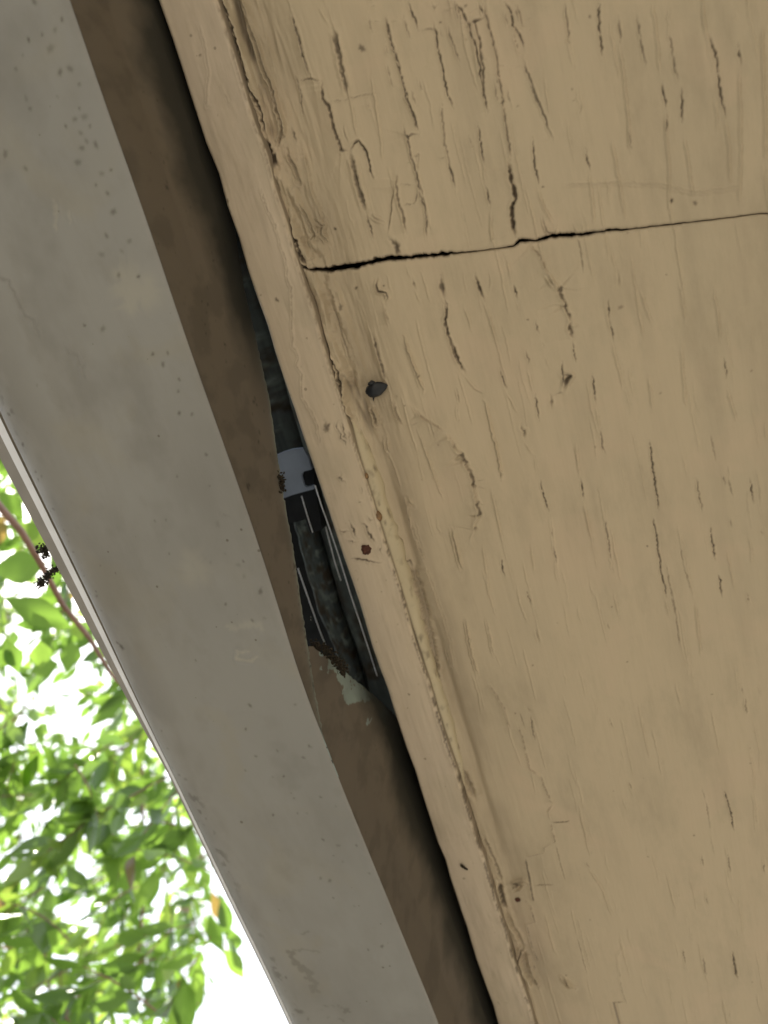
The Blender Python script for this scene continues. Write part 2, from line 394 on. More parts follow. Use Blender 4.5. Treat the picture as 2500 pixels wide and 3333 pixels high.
A2([(430, 10), (460, 120), (490, 230), (510, 380), (525, 480), (540, 580), (550, 690)], w=.28, depth=.6, dirt=.75, step=.5, sig=5, lip=.15)
A2([(540, 690), (550, 780), (570, 860), (550, 905), (560, 970), (570, 1025)], w=.65, depth=1.3, dirt=1, step=.7, sig=7, lip=.1)
A2([(405, 530), (420, 620), (435, 710)], **S); A2([(437, 700), (445, 800)], **Fa); A2([(440, 800), (460, 895)], **S)
A2([(470, 900), (470, 1060)], **Fa)
A2([(520, 0), (550, 50), (560, 110), (590, 160), (605, 220)], step=.3, **S)
A2([(600, 260), (640, 370), (680, 470), (700, 540), (735, 610)], step=-.25, **Mm); A2([(625, 350), (690, 510)], **Mm)
A2([(640, 590), (650, 680), (658, 740), (668, 810)], **S); A2([(668, 810), (690, 880), (740, 970)], step=.25, **Fa)
A2([(685, 930), (700, 1000), (740, 1010), (745, 975)], w=.3, depth=.3, dirt=.5, lip=.3)
A2([(780, 0), (800, 170), (825, 300)], step=.2, **Mm); A2([(838, 370), (850, 500)], **Mm); A2([(872, 640), (893, 740)], **S); A2([(893, 740), (905, 860), (915, 980)], **Fa)
A2([(930, 0), (925, 70), (935, 170), (945, 250)], **S)
A2([(1010, 70), (1022, 200)], **Mm); A2([(1022, 200), (1040, 300), (1060, 500), (1070, 650)], **Fa); A2([(1058, 520), (1070, 660)], **Mm)
A2([(1090, 60), (1110, 180), (1130, 290)], **Mm)
A2([(1235, 15), (1230, 130), (1250, 280), (1270, 350)], **Mm); A2([(1283, 375), (1288, 540)], **S); A2([(1300, 580), (1340, 860)], **Fa)
A2([(1205, 350), (1218, 480)], **S); A2([(1220, 500), (1235, 700), (1238, 920)], **Fa); A2([(1220, 480), (1222, 600)], **Mm)
A2([(1405, 150), (1420, 210), (1433, 225), (1445, 330), (1455, 410), (1478, 510)], **S)
A2([(1478, 510), (1495, 620), (1500, 800)], **Fa)
A2([(1510, 40), (1518, 100)], **Mm); A2([(1525, 180), (1540, 290)], **S); A2([(1540, 300), (1545, 640), (1540, 880)], **Fa)
A2([(1380, 0), (1395, 150)], **Fa); A2([(1640, 100), (1650, 500), (1655, 700)], **Fa); A2([(1165, 0), (1200, 330)], **Fa); A2([(990, 600), (1020, 780), (1050, 950)], **Fa)
A2([(780, 800), (1000, 790), (1200, 800), (1330, 830), (1550, 805)], w=.3, depth=.05, dirt=.1, lip=.15)
A1([(1255, 50), (1290, 160), (1315, 250), (1340, 340)], step=.3, **S); A1([(1285, 352), (1340, 340), (1390, 348)], w=.3, depth=.6, dirt=.85)
A1([(1270, 310), (1285, 350), (1300, 410), (1308, 520)], w=.3, depth=.5, dirt=.7)
A1([(1390, 348), (1400, 430), (1420, 450), (1440, 530), (1475, 650), (1510, 655)], w=.45, depth=1., dirt=.95, step=.5, sig=6)
A1([(1510, 655), (1530, 620), (1550, 612), (1580, 650), (1600, 740), (1615, 780)], w=.45, depth=.9, dirt=.95, step=-.3)
A1([(1435, 120), (1460, 220), (1482, 320), (1502, 415)], w=.85, depth=1.1, dirt=.75, lip=.2); A1([(1380, 20), (1430, 110)], **Fa)
A1([(1510, 660), (1540, 760), (1562, 840), (1582, 920)], w=.9, depth=1.1, dirt=.7, lip=.2); A1([(1582, 915), (1620, 1040)], step=.4, **S)
A1([(1420, 442), (1480, 435), (1570, 410), (1640, 400)], w=.2, depth=.25, dirt=.35); A1([(1490, 300), (1520, 440), (1550, 590)], **Fa)
A1([(1610, 330), (1640, 520), (1660, 700)], **Fa)
A1([(1600, 930), (1655, 960)], w=.4, depth=.2, dirt=.3, lip=.5)
A2([(55, 740), (60, 840), (75, 900), (90, 960), (100, 1010)], w=.4, depth=.5, dirt=.7, step=.6, sig=4); A2([(45, 800), (35, 900), (20, 1000)], w=.3, depth=.3, dirt=.4, step=-.6, sig=4)
A2([(20, 1020), (50, 1060), (65, 1080)], w=.8, depth=.6, dirt=.9); A2([(80, 890), (130, 880), (150, 800)], w=.25, depth=.3, dirt=.6); A2([(60, 800), (140, 800)], w=.2, depth=.2, dirt=.4)
# crumpled paint by the fascia on the upper panel
A1([(965, 0), (1000, 90), (1035, 200), (1050, 280)], w=.7, depth=1.3, dirt=1, lip=.35, jit=.6)
A1([(1045, 280), (1080, 380), (1110, 450), (1140, 540), (1150, 590)], w=.5, depth=1.1, dirt=1, lip=.3, jit=.5)
A1([(1145, 590), (1165, 640), (1185, 690), (1203, 735)], w=1.0, depth=1.6, dirt=1, lip=.4, jit=.4)
A1([(1203, 735), (1215, 840), (1235, 930)], w=.4, depth=.5, dirt=.4, lip=.3)
A1([(1252, 935), (1272, 1010), (1290, 1040), (1305, 1090), (1325, 1150)], w=.7, depth=1.4, dirt=1, lip=.3, jit=.5)
A1([(1065, 90), (1110, 190), (1130, 280), (1170, 370), (1190, 450), (1225, 560), (1200, 640)], w=.5, depth=.6, dirt=.5, lip=.6, step=.7, sig=5)
A1([(1130, 120), (1147, 185)], w=.4, depth=.6, dirt=.7); A1([(1165, 340), (1185, 430), (1215, 520), (1225, 590), (1205, 630)], w=.5, depth=.4, dirt=.3, step=-.8, sig=5)
A1([(1255, 530), (1270, 590), (1285, 625)], w=.4, depth=.7, dirt=.8)
A1([(1235, 640), (1275, 720), (1295, 800), (1280, 780)], w=.6, depth=.6, dirt=.5, lip=.5)
A1([(1310, 640), (1340, 760), (1350, 830), (1385, 900), (1420, 1040)], w=.4, depth=.3, dirt=.25, step=.7, sig=5)
A1([(1290, 870), (1330, 930), (1360, 1010), (1340, 1050)], w=.4, depth=.5, dirt=.3, step=-.6, sig=4, lip=.5)
A1([(1350, 950), (1400, 975), (1385, 1010), (1420, 1060)], w=.5, depth=.4, dirt=.35, lip=.5)
A1([(1230, 800), (1290, 960), (1330, 1060), (1390, 1130)], w=1.6, depth=.9, dirt=.2, lip=.5)
A1([(1040, 0), (1065, 60), (1060, 90)], w=.4, depth=.4, dirt=.4, lip=.5)
# lower panel
A2([(625, 1045), (680, 1110), (700, 1160), (720, 1190)], w=.3, depth=.4, dirt=.4, step=.7, sig=5)
A2([(720, 1190), (745, 1235), (765, 1260), (785, 1320), (800, 1370), (812, 1400), (818, 1475)], w=.5, depth=.9, dirt=.75, step=.6, sig=4, dash=.25, jit=.6)
A2([(700, 1190), (740, 1240)], w=.5, depth=.4, dirt=.5, lip=.6)
A2([(245, 1190), (250, 1240), (262, 1290)], w=.8, depth=.8, dirt=.85); A2([(262, 1290), (272, 1320), (265, 1380), (285, 1475)], **S); A2([(255, 1310), (285, 1318)], w=.4, depth=.7, dirt=1)
A2([(100, 1140), (125, 1205)], **Fa); A2([(122, 1203), (137, 1245)], w=.5, depth=1.1, dirt=1); A2([(137, 1245), (165, 1310)], **Fa)
A2([(392, 1185), (412, 1240), (435, 1300)], w=.5, depth=1., dirt=1); A2([(435, 1300), (470, 1400), (490, 1475)], **Fa)
A2([(535, 1110), (558, 1215)], **Fa); A2([(558, 1215), (577, 1298)], **S); A2([(577, 1298), (595, 1350)], **Fa)
A2([(1008, 1170), (1015, 1240)], w=.5, depth=.5, dirt=.4); A2([(990, 1070), (1005, 1160)], **Fa)
A2([(965, 1290), (972, 1380)], **S); A2([(975, 1380), (992, 1475)], **S); A2([(655, 1380), (670, 1440)], **S)
A2([(350, 1320), (380, 1400), (390, 1440)], **Fa); A2([(1280, 1210), (1310, 1400)], **Fa); A2([(1110, 1250), (1165, 1400)], **Fa); A2([(1430, 1240), (1460, 1475)], **Fa)
A7([(910, 560), (908, 650), (925, 690), (990, 700), (1000, 740), (975, 780)], w=.4, depth=.8, dirt=.9, lip=.4)
A7([(965, 790), (990, 890), (1020, 1010)], step=.5, sig=3, w=.3, depth=.3, dirt=.4)
A7([(865, 1080), (900, 1220), (940, 1340), (985, 1500)], w=.55, depth=1., dirt=.85, step=.4); A7([(820, 980), (865, 1080)], **Fa)
A7([(1140, 1090), (1190, 1230), (1250, 1400), (1320, 1590)], w=.4, depth=.3, dirt=.25, lip=.6, lipside=-1)
A7([(1515, 780), (1530, 900), (1520, 970), (1560, 1100), (1590, 1210), (1655, 1360)], w=.45, depth=.9, dirt=.8, step=.3)
A7([(1040, 1640), (1080, 1780), (1120, 1880)], step=.4, w=.35, depth=.4, dirt=.5); A7([(1620, 1560), (1650, 1680)], **Mm)
A7([(1200, 1690), (1280, 1800), (1400, 1870)], w=.3, depth=.2, dirt=.3, step=.3); A7([(1170, 1900), (1320, 1850)], w=.25, depth=.2, dirt=.3)
A7([(850, 1690), (880, 1790), (915, 1900), (935, 1910)], w=.6, depth=.5, dirt=.6, lip=.6, jit=.7)
A7([(400, 500), (440, 640), (500, 820), (560, 980), (620, 1200), (690, 1400), (690, 1600)], w=2.2, depth=1.5, dirt=.10, lip=.3, jit=.3)
A7([(490, 800), (550, 960), (620, 1180), (685, 1390), (680, 1580)], w=.45, depth=.6, dirt=.6, dash=.3)
A7([(230, 490), (290, 720), (390, 980), (450, 1240)], w=.6, depth=.9, dirt=.55)
A7([(450, 1240), (520, 1300), (570, 1400), (610, 1500), (620, 1700), (680, 1840)], w=.5, depth=1., dirt=.9, lip=.5, jit=.6)
A7([(460, 1260), (510, 1470), (560, 1620), (600, 1760)], w=.9, depth=1.4, dirt=1, lip=.2, jit=.5)
A7([(540, 1380), (600, 1440), (590, 1620), (640, 1830)], w=1.2, depth=.5, dirt=.35, lip=.6)
A7([(640, 1840), (700, 1950), (730, 2010)], w=.8, depth=1.2, dirt=.9, jit=.5)
A4([(290, 0), (320, 80), (350, 140)], w=.55, depth=1., dirt=.9); A4([(350, 140), (400, 200), (440, 225)], **Fa)
A4([(90, 0), (130, 120), (165, 215)], **Fa); A4([(310, 200), (330, 270)], **Mm); A4([(315, 270), (322, 350)], **Mm)
A4([(430, 260), (455, 380), (480, 500), (505, 600)], w=.4, depth=.2, dirt=.1, lip=.5, lipside=-1); A4([(470, 640), (520, 870)], **Fa)
A4([(130, 290), (200, 345), (240, 370), (270, 395)], w=.3, depth=.4, dirt=.4, step=.6, sig=4)
A4([(270, 395), (310, 450), (350, 520), (380, 590), (395, 660), (405, 760), (390, 820)], w=.55, depth=.9, dirt=.8, step=.8, sig=5, dash=.2, jit=.6)
A4([(390, 600), (440, 595)], **Fa); A4([(390, 820), (375, 870)], **Fa)
A4([(150, 380), (200, 520), (260, 680)], **Fa); A4([(30, 250), (80, 370)], w=.35, depth=.4, dirt=.5)
A4([(500, 115), (530, 210)], **S); A4([(530, 210), (585, 310)], **Fa); A4([(595, 360), (608, 425)], w=.6, depth=.8, dirt=.8, jit=.6); A4([(650, 490), (665, 570)], **Mm)
A4([(675, 600), (700, 700), (712, 740)], **S); A4([(715, 750), (735, 900), (755, 1050)], **Mm); A4([(610, 430), (650, 490)], **Fa)
A4([(655, 225), (665, 290), (672, 345)], **S); A4([(770, 80), (775, 150), (770, 200)], **S); A4([(770, 140), (800, 150), (775, 210)], w=.7, depth=.6, dirt=.9, lip=.4)
A4([(720, 230), (725, 290)], w=.6, depth=.8, dirt=.7); A4([(730, 235), (785, 215)], w=.35, depth=.5, dirt=.7); A4([(815, 0), (820, 50), (828, 95)], **S)
A4([(898, 135), (915, 270)], **S); A4([(920, 280), (938, 380)], **Fa); A4([(938, 375), (942, 450), (955, 490)], **Mm); A4([(610, 40), (625, 100)], **S); A4([(625, 110), (650, 225)], **Fa)
A4([(683, 5), (690, 25)], **S); A4([(700, 60), (720, 110)], **Fa); A4([(990, 0), (1040, 210)], **Fa); A4([(1150, 150), (1168, 300)], **Fa); A4([(1290, 20), (1310, 290)], **Fa)
A4([(850, 590), (865, 690)], **S); A4([(835, 430), (850, 590)], **Fa); A4([(870, 700), (900, 850)], **Fa); A4([(952, 720), (975, 900), (990, 1000)], **Mm); A4([(1000, 1090), (1020, 1180)], **Fa)
A4([(1145, 425), (1152, 490), (1165, 580), (1188, 730)], **S); A4([(1163, 755), (1180, 850), (1200, 980), (1218, 1110)], **S); A4([(1218, 1110), (1240, 1190)], **Fa)
A4([(1350, 590), (1375, 740)], **Mm); A4([(1408, 790), (1430, 950)], **S); A4([(1443, 1000), (1460, 1105)], **S); A4([(1465, 560), (1475, 630)], **Mm); A4([(1495, 750), (1500, 810)], **Mm)
A4([(1580, 590), (1597, 700)], **S); A4([(1470, 70), (1480, 160)], **S); A4([(1490, 200), (1530, 350)], **Fa); A4([(1630, 810), (1635, 840)], **S)
A4([(505, 930), (520, 1020)], **S); A4([(615, 1070), (635, 1140)], **S); A4([(655, 1240), (672, 1310)], w=.5, depth=.4, dirt=.4); A4([(965, 1215), (972, 1250)], **S)
A4([(1565, 1080), (1580, 1150)], **Mm); A4([(350, 1200), (380, 1350), (405, 1440)], w=.35, depth=.3, dirt=.3, lip=.4); A4([(440, 1200), (475, 1360)], w=.3, depth=.2, dirt=.2, lip=.3)
A4([(1350, 1130), (1375, 1360)], **Fa); A4([(430, 880), (460, 1100)], **Fa); A4([(640, 880), (655, 1000)], **Fa)
A4([(75, 948), (110, 950), (125, 985)], w=.4, depth=1.2, dirt=.9)
A4([(115, 970), (135, 1040), (165, 1140), (195, 1260), (215, 1370), (225, 1475)], w=1.7, depth=1.6, dirt=.5, lip=.3, jit=.4)
A4([(290, 810), (310, 900), (335, 990)], w=.5, depth=.4, dirt=.35, lip=.4, step=-.4)
A4([(0, 440), (50, 540), (80, 640)], **Fa); A4([(100, 680), (115, 760), (130, 830), (180, 960)], w=.35, depth=.5, dirt=.5, step=.5, sig=5, dash=.3); A4([(180, 960), (230, 1100), (290, 1300), (305, 1410)], w=.35, depth=.4, dirt=.3, step=.4, sig=5)
A4([(210, 1330), (260, 1350)], w=.3, depth=.4, dirt=.6); A4([(265, 1320), (285, 1400), (305, 1420)], w=.35, depth=.6, dirt=.6, step=.4)
A6([(450, 0), (490, 60), (520, 110), (545, 200)], w=.3, depth=.3, dirt=.45, step=.35, sig=6)
A6([(622, 100), (632, 125)], w=1., depth=.7, dirt=.8); A6([(632, 140), (640, 200), (655, 250)], w=.4, depth=.6, dirt=.6)
A6([(575, 180), (605, 270), (625, 370), (670, 400), (690, 450), (715, 510), (735, 530)], w=.3, depth=.4, dirt=.55, step=.35, sig=6, dash=.3)
A6([(735, 530), (715, 560), (725, 600)], **Fa); A6([(810, 600), (760, 606), (718, 606)], w=.4, depth=.6, dirt=.75)
A6([(718, 606), (738, 690), (690, 715), (690, 735), (610, 755)], w=.28, depth=.5, dirt=.7, step=.35, sig=5, jit=.1)
A6([(610, 755), (630, 870), (645, 940), (625, 945)], w=.4, depth=.7, dirt=.85, step=.3, jit=.1); A6([(640, 877), (690, 873), (740, 876)], w=.3, depth=.6, dirt=.8)
A6([(628, 948), (650, 1030), (615, 1040), (640, 1140), (665, 1195), (640, 1200)], w=.3, depth=.5, dirt=.7, step=.3, jit=.1); A6([(645, 1205), (655, 1240)], **S)
A6([(1035, 1130), (1010, 1180), (1030, 1340), (1050, 1395)], w=.28, depth=.35, dirt=.4, dash=.3); A6([(1050, 1380), (975, 1385), (980, 1412), (930, 1415), (940, 1475)], w=.3, depth=.5, dirt=.7, jit=.1)
for a in ([(975, 150), (990, 200)], [(1055, 420), (1080, 490)], [(870, 775), (890, 810)], [(1560, 60), (1565, 140)], [(1595, 470), (1612, 650)], [(1370, 740), (1380, 800)],
          [(1480, 700), (1500, 860)], [(1390, 890), (1400, 960)], [(1255, 970), (1262, 1025)], [(1380, 1180), (1390, 1270)], [(1290, 1150), (1310, 1250)], [(1270, 900), (1280, 945)], [(1635, 750), (1645, 830)], [(1490, 1420), (1495, 1450)], [(1540, 0), (1550, 50)], [(1580, 270), (1585, 300)]):
    A6(a, **Mm)
A6([(1470, 460), (1500, 560), (1512, 640)], **S); A6([(1505, 1160), (1518, 1240), (1527, 1285)], w=.5, depth=.9, dirt=.9)
A6([(890, 810), (950, 900), (990, 1010)], **Fa); A6([(850, 560), (900, 760)], **Fa); A6([(700, 1000), (740, 1160)], **Fa); A6([(830, 1010), (890, 1240)], w=.3, depth=.2, dirt=.25)
A6([(340, 370), (360, 430), (392, 500)], w=1.8, depth=1.6, dirt=.45, lip=.3)
A6([(430, 660), (445, 700), (480, 780), (510, 860)], w=.9, depth=1.1, dirt=.5); A6([(500, 860), (512, 920), (525, 975)], w=1.3, depth=1.8, dirt=.85, lip=.3)
A6([(525, 975), (560, 1050), (600, 1130)], w=1.2, depth=1., dirt=.35, lip=.4); A6([(600, 1160), (630, 1260), (650, 1310)], w=1.6, depth=1., dirt=.4, lip=.6, jit=.8)
A6([(615, 1360), (640, 1385)], w=1.3, depth=1.5, dirt=1, jit=.5); A6([(640, 1385), (660, 1440), (685, 1500)], w=.8, depth=1.4, dirt=.9, jit=.5)
A6([(600, 1140), (570, 1210), (590, 1310), (640, 1395)], w=.6, depth=1.1, dirt=.8, lip=.4, jit=.5)
A6([(770, 1270), (790, 1300), (820, 1320)], w=.8, depth=.4, dirt=.5, lip=.7); A6([(540, 870), (600, 850), (620, 870)], w=.5, depth=.4, dirt=.35, lip=.7); A6([(560, 900), (600, 870)], w=.7, depth=.2, dirt=.1, lip=.6, light=.5)
A5([(740, 90), (790, 200), (830, 300)], step=.3, w=.35, depth=.5, dirt=.6)
A5([(860, 1000), (885, 1060), (930, 1100)], w=.7, depth=.5, dirt=.6, lip=.6); A5([(880, 1170), (905, 1290)], **S); A5([(640, 400), (660, 520), (685, 570)], w=.5, depth=.3, dirt=.15, lip=.5)
A5([(560, 130), (570, 240)], w=.7, depth=.5, dirt=.6, lip=.6, jit=.7)
for off in (-7, 0, 6):
    A1([(1440+off, 140), (1462+off*.8, 220), (1484+off, 320), (1500+off*.5, 405)], w=.22, depth=.5, dirt=.95, jit=.2, dash=.3); A1([(1514+off, 680), (1542+off, 760), (1564+off*.7, 840), (1580+off*.5, 910)], w=.22, depth=.5, dirt=.95, jit=.2, dash=.3)
for k in range(46):     # rectangular alligator checks near the top
    px_, py_ = rng.uniform(1180, 1720), rng.uniform(-40, 560)*rng.random()**.5; L_ = rng.uniform(14, 45)
    if rng.random() < .5: so.stroke([tuple(bpz(px_+a, py_+b_, ZS)[:2]) for a, b_ in ((0, 0), (L_*.5, -2), (L_, 1))], w=.22, depth=.35, dirt=.55, step=.2, sig=2.5, jit=.15, seed=3000+k)
    else: so.stroke([tuple(bpz(px_+a, py_+b_, ZS)[:2]) for a, b_ in ((0, 0), (L_*.25, L_), (L_*.5, L_*2), (L_*.5+12, L_*2-2))], w=.25, depth=.45, dirt=.65, step=.3, sig=3, jit=.2, seed=3000+k)
# generic shallow grain checks over the whole sheet
for k in range(330):
    x = rng.uniform(XD+.012, .088); y = rng.uniform(-.155, .52); ln = rng.uniform(.008, .04)
    pr = rng.random()
    so.stroke([(x, y), (x+rng.normal(0, .0004), y+ln/2), (x+rng.normal(0, .0006), y+ln)], w=.27, depth=.1 if pr < .93 else .4, dirt=.1 if pr < .93 else .45,
              lip=rng.uniform(.05, .2), lipside=1 if pr < .5 else -1, jit=.15, dash=.3, seed=k)
for k in range(60):     # fly specks, dots
    so.spot((rng.uniform(XD, .088), rng.uniform(-.15, .52)), rng.uniform(.25, .55), dirt=rng.uniform(.3, .9))
def sp(x, y, r, **k): so.spot(bpz(x, y, ZS)[:2], r, **k)
sp(1178, 157, 1.3, dirt=.75); sp(1295, 806, 1.5, dirt=.9, asp=1.6); sp(1089, 745, .7); sp(1110, 1000, 1., dirt=.7, asp=1.6); sp(1158, 938, .8, dirt=.8); sp(1250, 930, .4)
sp(2186, 653, .7); sp(2262, 661, .8, dirt=.7); sp(2020, 1000, .9, dirt=.45); sp(2150, 1280, .8, dirt=.4, asp=.5); sp(1685, 2925, 1.6, dirt=.9); sp(1845, 3200, .8, dirt=.8); sp(1683, 2877, 2.4, dirt=.75, hgt=-1.)
sp(1225, 1262, 6., dirt=.28, soft=.8); sp(1180, 1290, 3.5, dirt=.4, soft=.8); sp(1690, 2880, 5., dirt=.3, soft=.8)
ny, nx = so.h.shape
gn = noise2(ny, nx, 12, 70, 3, 4)                      # grain along the board
un = noise2(ny, nx, 7, 4, 5, 4)                        # waviness
X_, Y_ = np.meshgrid(so.U, so.V)
edge = np.exp(-(X_-XD)/.012)*(1-.0*Y_)                            # crumpled strip by the fascia
cr_ = noise2(ny, nx, 60, 60, 8, 5); fold = (1-np.abs(noise2(ny, nx, 14, 34, 9, 4))*3.2)
up = 1/(1+np.exp((Y_-.085)/.008))
so.h += gn*.00013*(1+2.5*edge)+un*.0010+edge*(cr_*.0016+fold*.0021)*(.2+1.2*up)
so.h -= .0016*np.exp(-((X_-XD-.017)/.007)**2)*up
cz_ = 1/(1+np.exp(-(Y_-.10)/.006))/(1+np.exp((Y_-.33)/.01))
so.h -= .0022*np.exp(-((X_-XD-.0095)/.0025)**2)*cz_; so.d = np.maximum(so.d, .22*np.exp(-((X_-XD-.0085)/.003)**2)*cz_)
so.d = np.maximum(so.d, np.clip((-fold-.1)*1.1, 0, .8)*np.clip(edge*1.6, 0, 1)*(.3+.7*up))
so.d = np.maximum(so.d, .24*np.clip(np.exp(-((X_-XD-.012)/.012)**2)*(1+noise2(ny, nx, 20, 12, 31, 4)), 0, 1.4))
so.d = np.maximum(so.d, .09*np.clip(noise2(ny, nx, 14, 22, 77, 5)*1.8, 0, 1))

so.d = np.maximum(so.d, .20*np.exp(-(X_-XD)/.03)/(1+np.exp(-(Y_-.12)/.06))*np.clip(.9+noise2(ny, nx, 16, 10, 91, 5)*.8, 0, 1.5))
# seam between the two panels
seam = [(900, 868), (990, 866), (1010, 872), (1060, 874), (1100, 868), (1160, 860), (1200, 848), (1255, 836), (1330, 834), (1380, 826), (1410, 824), (1500, 818), (1600, 806), (1672, 796), (1690, 779),
        (1740, 779), (1790, 764), (1850, 762), (1930, 752), (2040, 742), (2200, 724), (2350, 706), (2500, 690), (2900, 645), (3400, 590)]
swid = [7, 7, 6, 10, 15, 13, 10, 10, 6, 10, 9, 3, 1.5, 3, 8, 4, 7, 7, 5, 3, 2.2, 2, 2, 2, 2]
sx_ = np.array([bpz(a, b, ZS) for a, b in seam]); sgap = np.array(swid)*.00016
xs = np.concatenate([np.arange(XD, .088, .00037), np.array([.09, .1, .12, .16, .25, .4, .6, .779])])
sy = np.interp(xs, sx_[:, 0], sx_[:, 1]); sg = np.interp(xs, sx_[:, 0], sgap)
jag = np.cumsum(rng.normal(0, .00007, len(xs))); jag -= np.linspace(0, jag[-1], len(xs)); jag2 = np.convolve(rng.normal(0, .0005, len(xs)), np.ones(5)/5, 'same')
sy = sy+np.clip(jag, -.0006, .0006); sgA = sg*.5+jag2*np.clip(sg/.0016, .15, 1)*1.4; jag3 = np.convolve(rng.normal(0, .0005, len(xs)), np.ones(5)/5, 'same'); sgB = sg*.5+jag3*np.clip(sg/.0016, .15, 1)
def soffit_panel(name, sign, label, yend, skirt=.011):
    b = sy+(sgA if sign < 0 else sgB).clip(.00012)*sign
    span = (.135+.12) if sign < 0 else .46
    nfine = int(span/.0004); t = np.concatenate([np.arange(nfine)*.0004, np.linspace(span, 5.9, 14)[1:]])
    t = np.unique(np.r_[0., .0002, t])
    Y = b[None, :]+sign*t[:, None]; Xg = np.broadcast_to(xs[None, :], Y.shape)
    h = so.sample(so.h, Xg, Y); d = so.sample(so.d, Xg, Y); l = so.sample(so.l, Xg, Y)
    # rounded broken edge at the seam
    q = np.exp(-t/.0006)[:, None]; h = h-q*.0006+np.exp(-((t-.003)/.003)**2)[:, None]*.0002; 
    if sign < 0:            # the loose sheet of paint left of the long crack hangs a little
        h = h+.0009*np.exp(-t/.03)[:, None]*(1/(1+np.exp((xs-bpz(1665, 780, ZS)[0])/.0004)))[None, :]*np.clip((xs-XD-.02)/.02, 0, 1)[None, :]
    d = np.maximum(d, np.exp(-(t/.0006)**2)[:, None]*.75*np.clip(sg/.0009, .2, 1)[None, :])
    Z = ZS-h
    P = np.stack([Xg, Y, Z], -1)
    # skirts (panel thickness) at the seam and the fascia side
    sk = P[0:1].copy(); sk[..., 2] = ZS+skirt; P = np.concatenate([sk, P], 0)
    Dd = np.concatenate([np.ones((1, len(xs)))*.9, d], 0); Ll = np.concatenate([l[:1]*0, l], 0)
    c = P[:, 0:1].copy(); c[..., 2] = ZS+skirt; P = np.concatenate([c, P], 1); Dd = np.concatenate([Dd[:, :1], Dd], 1); Ll = np.concatenate([Ll[:, :1], Ll], 1)
    nyy, nxx = P.shape[:2]
    Fq = grid_faces(nyy, nxx, flip=(sign > 0))
    o = raw_mesh(name, P, Fq, M_SOF, attrs=dict(dirt=Dd, light=Ll))
    # real thickness: the back sheet of the panel
    return tag(o, label, 'soffit panel')
soffit_panel('soffit_panel', -1, 'tan soffit panel above the jagged seam, with long open cracks and crumpled peeling edge', 1.6)
soffit_panel('soffit_panel', 1, 'tan soffit panel below the jagged seam, smoother with short dashed cracks and a nail', 2.1)

# ------------------------------------------------------------------ fascia board
fr = Raster(XC-.003, XD+.003, -.16, .54, .00037)
def fs(ox, oy, sc):
    def f(pts, **k): fr.stroke([tuple(bpz(ox+x*sc, oy+y*sc, ZF)[:2]) for x, y in pts], **k)
    return f
B8 = fs(650, 600, .4068); B5 = fs(1050, 1300, .3165); B6 = fs(1250, 2222, .7535); B1 = fs(0, 0, .7535)
B8([(480, 0), (540, 200), (590, 300), (640, 480), (690, 600), (710, 770), (740, 830), (740, 1100), (755, 1290), (800, 1390), (780, 1450), (830, 1520), (820, 1700), (890, 1800), (950, 1930), (970, 2100)], w=.3, depth=.15, dirt=.35, lip=.12, step=.15)
B1([(850, 90), (880, 200), (900, 320), (890, 460), (930, 465)], w=.3, depth=.1, dirt=.2, lip=.1); B1([(930, 330), (980, 430), (1015, 480)], w=.25, depth=.1, dirt=.2)
B8([(500, 360), (525, 395)], w=.4, dirt=.5, depth=.2); B8([(1010, 1230+660), (1020, 1950), (1000, 1995)], w=1.2, dirt=.8, depth=-.5, jit=.6)
for p in ([(265, 1250), (315, 1330), (340, 1420)], [(380, 1280), (430, 1270), (470, 1350), (500, 1410), (540, 1480)], [(290, 1640), (380, 1640), (490, 1670), (600, 1680)]):
    B5(p, w=.5, depth=.2, dirt=.97, lip=.15, jit=.4)
for p in ([(150, 1340), (250, 1360), (300, 1350)], [(240, 1440), (300, 1455), (370, 1470)], [(150, 220), (150, 300), (200, 400), (250, 490)], [(200, 210), (215, 330), (250, 440)], [(250, 330), (290, 420), (320, 470)],
          [(190, 740), (180, 800), (240, 860)], [(320, 1760), (370, 1780)], [(370, 1830), (350, 1870)], [(390, 900), (400, 980)], [(350, 1030), (420, 1080)], [(600, 1500), (590, 1580), (620, 1600)], [(230, 100), (250, 200), (300, 260), (330, 420)], [(440, 1190), (510, 1240), (520, 1250)]):
    B5(p, w=.34, depth=.15, dirt=.8, lip=.15, jit=.5)
B6([(480, 1370), (500, 1395)], w=.5, depth=.1, dirt=.7); B6([(515, 1380), (535, 1384)], w=.4, depth=.1, dirt=.6)
# the ragged line of the joint on the board's inner arris
Dl = [(701, 0), (829, 377), (934, 753), (1047, 1070), (1250, 1744), (1393, 2222), (1483, 2516), (1566, 2780), (1627, 2975), (1702, 3224), (1790, 3480)]
for k, (a, b_) in enumerate(zip(Dl[:-1], Dl[1:])):
    pa, pb = bpz(*a, ZF)[:2], bpz(*b_, ZF)[:2]
    fr.stroke([(XD-.0006, pa[1]), (XD-.0006, pb[1])], w=.35 if k < 5 else .6, depth=.6, dirt=.45 if k < 4 else .8, dash=.3, jit=.3, lip=.1, seed=900+k)
for x, y, r in ((1153-1153+904, 977, .7), (1000, 1100, .4), (740, 755-100, .8), (850, 960, .4), (860, 1165, .5), (900, 974, .7), (1070, 1385, 1.), (650, 180, .5), (1530, 3300, .5), (1330, 2260, .6)):
    fr.spot(bpz(x, y, ZF)[:2], r, dirt=.8)
for k in range(70): fr.spot((rng.uniform(XC, XD), rng.uniform(-.15, .52)), rng.uniform(.15, .4), dirt=rng.uniform(.2, .7))
ny, nx = fr.h.shape
fr.h += noise2(ny, nx, 10, 3, 21, 4)*.0005+noise2(ny, nx, 30, 20, 22, 4)*.00012
Xf, Yf = np.meshgrid(fr.U, fr.V)
